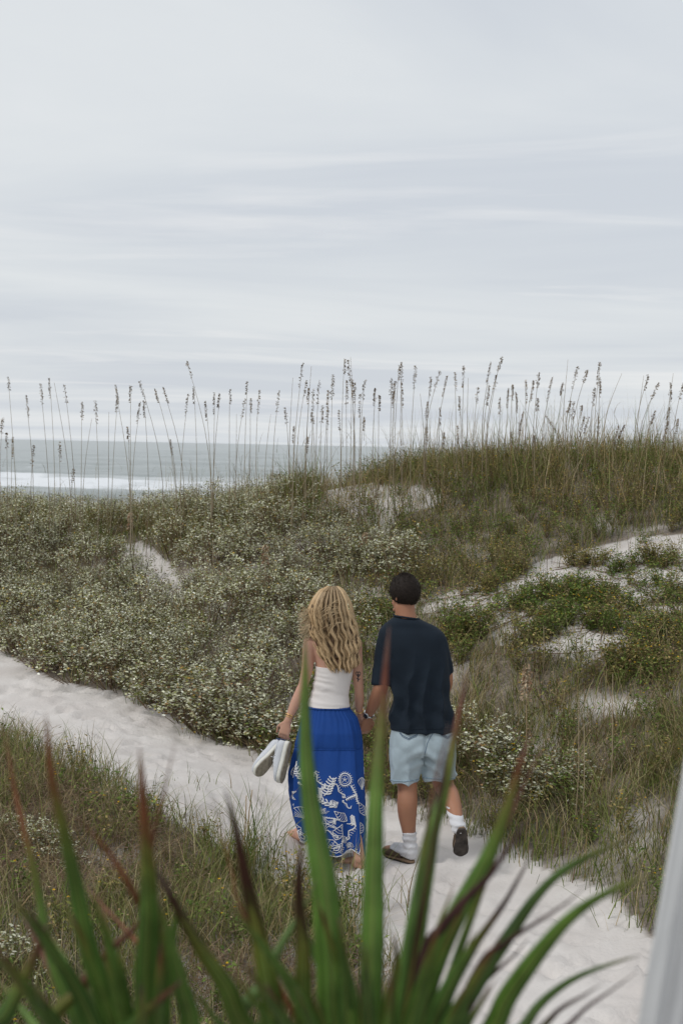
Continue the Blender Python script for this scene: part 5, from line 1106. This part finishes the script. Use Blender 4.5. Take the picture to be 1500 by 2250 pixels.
# (points from tip to base in photo pixels, widest width in px, brown share from the tip, shade, frond)
BL = [(a6([(12, -30), (60, 250), (100, 430), (160, 680), (215, 980), (290, 1190), (360, 1340)]), 24, .38, 0, 0),
      (a6([(200, -70), (228, 220), (280, 450), (330, 680), (385, 950), (440, 1130), (500, 1340)]), 42, .26, 0, 0),
      (a6([(612, 80), (630, 400), (642, 600), (648, 800), (640, 1050), (635, 1340)]), 56, .30, 0, 0),
      (a6([(775, 40), (722, 270), (690, 400), (660, 560), (648, 760), (640, 1000)]), 16, .5, 1, 0),
      (a6([(315, 365), (420, 480), (500, 580), (590, 730), (660, 860), (720, 1000)]), 22, .55, 0, 0),
      (a6([(350, 670), (450, 780), (560, 900), (640, 990), (720, 1120)]), 20, .75, 0, 0),
      (a6([(700, 715), (590, 880), (470, 990), (350, 1150), (230, 1330)]), 32, .5, 1, 0),
      (a6([(655, 575), (740, 720), (810, 850), (900, 1000), (1000, 1150), (1090, 1340)]), 52, .26, 2, 1),
      (a6([(985, 265), (1030, 430), (1068, 620), (1105, 800), (1150, 1000), (1185, 1200), (1210, 1340)]), 54, .38, 2, 1),
      (a6([(935, 320), (985, 500), (1020, 640), (1070, 820)]), 12, .9, 0, 1),
      ([(671, 1380), (671, 1470), (671, 1554), (674, 1662), (685, 1770), (700, 1860), (716, 1960), (728, 2100), (738, 2270)], 66, .05, 3, 1),
      ([(664, 1830), (655, 1950), (664, 2100), (672, 2270)], 48, .35, 2, 1),
      (a6([(1390, 660), (1330, 800), (1250, 930), (1150, 1130), (1050, 1340)]), 40, .02, 4, 1),
      (a6([(95, 825), (170, 960), (230, 1080), (300, 1200), (360, 1340)]), 34, .35, 1, 0),
      (a6([(215, 850), (160, 980), (90, 1120), (20, 1260), (-60, 1380)]), 60, .22, 1, 0),
      (a6([(805, 1105), (700, 1200), (590, 1300), (500, 1400)]), 34, .3, 1, 0),
      (a6([(690, 740), (750, 950), (800, 1150), (835, 1340)]), 46, .04, 0, 0),
      (a6([(810, 1120), (900, 1220), (990, 1330)]), 34, .06, 1, 1),
      (a6([(150, 1120), (190, 1240), (260, 1360)]), 50, .05, 1, 0),
      (a6([(1450, 1010), (1340, 1130), (1220, 1260), (1130, 1380)]), 26, .2, 1, 1),
      ([(855, 1375), (847, 1460), (841, 1540), (834, 1620), (828, 1690), (822, 1800), (818, 1950), (815, 2100), (812, 2270)], 52, .26, 3, 1),
      ([(1028, 1470), (1012, 1550), (995, 1640), (975, 1740), (950, 1830), (935, 1920), (918, 2020), (902, 2130), (890, 2270)], 50, .24, 3, 1),
      (a7([(470, -20), (448, 90), (420, 200), (400, 300), (375, 480), (340, 700), (315, 900)]), 22, .3, 1, 1),
      (a7([(262, 540), (330, 440), (395, 350), (430, 270), (460, 150)]), 12, .8, 2, 1),
      (a7([(835, 10), (780, 180), (735, 340), (665, 520), (585, 680), (505, 830), (425, 1000), (370, 1150), (320, 1340)]), 54, .2, 3, 1),
      (a7([(915, 20), (845, 165), (785, 290), (730, 420), (670, 560)]), 20, .5, 1, 1),
      (a7([(900, 320), (800, 430), (720, 545), (640, 660), (540, 760), (440, 880), (360, 1010)]), 26, .75, 5, 1),
      (a7([(852, 525), (785, 650), (720, 765), (640, 880), (560, 990), (480, 1110), (410, 1340)]), 30, .35, 2, 1),
      (a7([(1295, 478), (1180, 525), (1060, 580), (950, 650), (850, 755), (750, 900), (650, 1050), (560, 1200), (480, 1360)]), 40, .08, 1, 1),
      (a7([(1385, 636), (1250, 690), (1120, 752), (1000, 840), (900, 950), (800, 1080), (720, 1200), (640, 1360)]), 46, .05, 3, 1),
      (a7([(1085, 685), (1000, 760), (900, 830), (800, 892), (700, 965), (600, 1060)]), 20, .9, 5, 1),
      (a7([(825, 925), (760, 1000), (690, 1062), (620, 1130), (560, 1230)]), 22, .6, 2, 1),
      (a7([(1315, 998), (1180, 1040), (1050, 1090), (950, 1150), (860, 1230), (770, 1350)]), 30, .05, 1, 1),
      (a7([(1145, 1125), (1060, 1180), (960, 1240), (860, 1340)]), 26, .35, 2, 1),
      (a7([(1295, 1075), (1180, 1160), (1080, 1230), (960, 1340)]), 20, .45, 5, 1),
      (a7([(-10, 820), (5, 1000), (20, 1150), (25, 1340)]), 40, .05, 1, 1),
      (a7([(690, 820), (600, 930), (520, 1060), (450, 1200), (390, 1360)]), 54, .1, 1, 1),
      (a7([(230, 900), (245, 1050), (215, 1200), (200, 1360)]), 44, .12, 2, 1)]
_q = random.Random(3)
for k in range(54):
    bx = _q.uniform(-60, 1120); f = 0 if bx < 480 else 1; hx = (330, 830)[f]; ty = _q.uniform(1930, 2170) + .00025 * (bx - hx) ** 2
    BL.append(([(bx, ty), (bx * .75 + hx * .25, ty + 110), (bx * .5 + hx * .5, ty + 230)], _q.uniform(22, 40), _q.uniform(.03, .22), _q.choice((0, 1, 1, 2, 3)), f))
GRN = [(.105, .205, .040), (.080, .160, .034), (.115, .185, .034), (.120, .230, .040), (.150, .245, .085), (.07, .07, .03)]
BRN = [(.24, .088, .04), (.15, .06, .035), (.055, .022, .014), (.17, .05, .025), (.2, .1, .05), (.075, .035, .032)]
hub = [P(330, 2560, 1.45), P(830, 2600, 1.45)]
pb = Vector((P(620, 2600, 1.55).x, P(620, 2600, 1.55).y, 0)); pb = gpt(pb.x, pb.y)
pal = thing('palmetto', pb, 'green palmetto with brown dried leaf tips close to the viewer', 'palm')
A = Acc(); A.tube([pb - Vector((0, 0, .05)), pb + Vector((.01, 0, .45)), pb + Vector((-.02, .02, .95))], [.11, .095, .07], 16, sub=5); tr = link('trunk', A.mesh('trunk', FIBRE), pal)
for k in range(26):
    a = k * 2.4; z_ = .06 + k * .033; c = pb + Vector((math.cos(a) * .085, math.sin(a) * .085, z_)); A = Acc(); A.tube([c, c + Vector((math.cos(a) * .04, math.sin(a) * .04, .07)), c + Vector((math.cos(a) * .06, math.sin(a) * .06, .13))], [.022, .018, .008], 6, flat=.4); link('leaf_boot', A.mesh('leaf_boot', FIBRE), tr).location = (0, 0, 0)
for h_ in hub:
    A = Acc(); A.tube([pb + Vector((0, 0, .88)), pb * .4 + h_ * .6 + Vector((0, -.05, -.05)), h_ + Vector((0, 0, -.05)), h_ + Vector((0, 0, .04))], [.014, .011, .010, .006], 10, sub=6, flat=.7); link('leaf_stalk', A.mesh('leaf_stalk', BARK), pal)
for i, (pts, wpx, br, sh_, fr) in enumerate(BL):
    d0 = 1.45; dt = random.Random(i * 13 + 5).uniform(-.2, .2); n = len(pts)
    P3 = [P(x, y, d0 + dt * (1 - k / n)) for k, (x, y) in enumerate(pts)]
    P3 = P3 + [P3[-1] * .45 + hub[fr] * .55, hub[fr].copy()]
    R_ = [1.0] * len(P3); C3, _ = catmull(P3, R_, 7); C3 = C3[::-1]     # hub first
    m_ = len(C3); ln = [0]
    for k in range(1, m_): ln.append(ln[-1] + (C3[k] - C3[k - 1]).length)
    tot = ln[-1]; wm = wpx * 1.04 * d0 / FPX; V, T, C, AC = [], [], [], []
    br = br * .85; g, b_ = np.array(GRN[sh_]), np.array(BRN[sh_]); ncx = 7; rr = random.Random(i)
    for k, c in enumerate(C3):
        t = ln[k] / tot; tg = (C3[min(k + 1, m_ - 1)] - C3[max(k - 1, 0)]).normalized(); view = Vector((rr.uniform(-.02, .02) + .25 * math.sin(i * 2.1), -1, .15)).normalized()
        sd = tg.cross(view).normalized(); nn = sd.cross(tg).normalized()
        w_ = wm * .5 * float(np.interp(t, [0, .08, .25, .42, .6, .75, .88, .95, 1], [.3, .6, .95, 1, .78, .52, .3, .18, .03]))
        for j in range(ncx):
            x = (j / (ncx - 1)) * 2 - 1; V.append(c + sd * w_ * x + nn * (-abs(x) * w_ * .45))
            e_ = t + .10 * abs(x) * (1 if sh_ in (2, 5) else .4) + .02 * math.sin(x * 9 + i) + .015 * math.sin(k * 1.7 + j)
            f = min(1, max(0, (e_ - (1 - br)) / .10)); ye = math.exp(-((e_ - (1 - br)) / .05) ** 2) * .5; cc = g * (1 - f) + b_ * f; cc = cc * (1 - ye) + np.array((.22, .17, .03)) * ye
            if e_ > .965: cc = cc * .6 + np.array((.25, .21, .18)) * .4
            if abs(x) < .1 and f < .5: cc = cc * .55 + np.array((.24, .27, .07)) * .45
            C.append(cc); AC.append(x)
        if k:
            for j in range(ncx - 1): a = (k - 1) * ncx + j; T.append((a, a + 1, a + ncx + 1, a + ncx))
    o = link('leaf_blade', np_mesh('leaf_blade', np.array([tuple(v) for v in V]), np.array(T), np.array(C), FROND, True, {'across': AC}), pal)
    so_ = o.modifiers.new('thickness', 'SOLIDIFY'); so_.thickness = .0009

# ------------------------------------------------------------------ leaning white timber post at the right
def wood_fn(t, b, tcn):
    L = t.links.new; mp = t.nodes.new('ShaderNodeMapping'); mp.inputs['Scale'].default_value = (60, 60, 3); L(tcn.outputs['Object'], mp.inputs[0])
    n1 = t.nodes.new('ShaderNodeTexNoise'); n1.inputs['Scale'].default_value = 1.2; n1.inputs['Detail'].default_value = 6; L(mp.outputs[0], n1.inputs['Vector'])
    r = t.nodes.new('ShaderNodeValToRGB'); r.color_ramp.elements[0].position = .28; r.color_ramp.elements[0].color = (.40, .41, .42, 1); r.color_ramp.elements[1].position = .62; r.color_ramp.elements[1].color = (.62, .63, .64, 1); L(n1.outputs[0], r.inputs[0]); L(r.outputs[0], b.inputs['Base Color'])
    bp = t.nodes.new('ShaderNodeBump'); bp.inputs['Strength'].default_value = .6; bp.inputs['Distance'].default_value = .003; L(n1.outputs[0], bp.inputs['Height']); L(bp.outputs[0], b.inputs['Normal'])
PAINT = mat('weathered_white_paint', (.5, .52, .55), .8, fn=wood_fn)
d = 1.3; e0, e1 = P(1462, 2250, d), P(1564, 1680, d); ax = (e1 - e0).normalized(); sdv = Vector((ax.z, 0, -ax.x)).normalized(); bk = ax.cross(sdv).normalized(); bk = bk if bk.y > 0 else -bk
wd_ = .12; cen = e0 + sdv * wd_ / 2 + bk * .035; kk = (cen.z + .12) / ax.z; foot = cen - ax * kk; tp = cen + ax * ((3.0 - cen.z) / ax.z)
post = thing('timber_post', Vector((foot.x, foot.y, 0)), 'leaning weathered white painted timber post at the right edge, close up', 'post')
bmx = bmesh.new(); bmesh.ops.create_cube(bmx, size=1)
M_ = Matrix((sdv, bk, ax)).transposed().to_4x4(); M_.translation = (foot + tp) / 2
bmesh.ops.scale(bmx, vec=(wd_ * .56, .07, (tp - foot).length), verts=bmx.verts); bmesh.ops.bevel(bmx, geom=bmx.edges[:], offset=.006, segments=2, affect='EDGES')
me = bpy.data.meshes.new('plank'); bmx.to_mesh(me); bmx.free(); me.materials.append(PAINT)
for sgn, nm in ((-1, 0), (1, 1)):
    o = bpy.data.objects.new('plank', me); COL.objects.link(o); o.parent = post
    Mw = M_.copy(); Mw.translation = (foot + tp) / 2 + sdv * (sgn * wd_ * .282) + bk * (.006 * nm) - post.location; o.matrix_basis = Mw
for nm in ('blades', 'leaf_blades', 'seed_head', 'foliage', 'leaves', 'stems'):
    for o in bpy.data.objects:
        if o.parent and o.name.split('.')[0] == nm: o['kind'] = 'stuff'
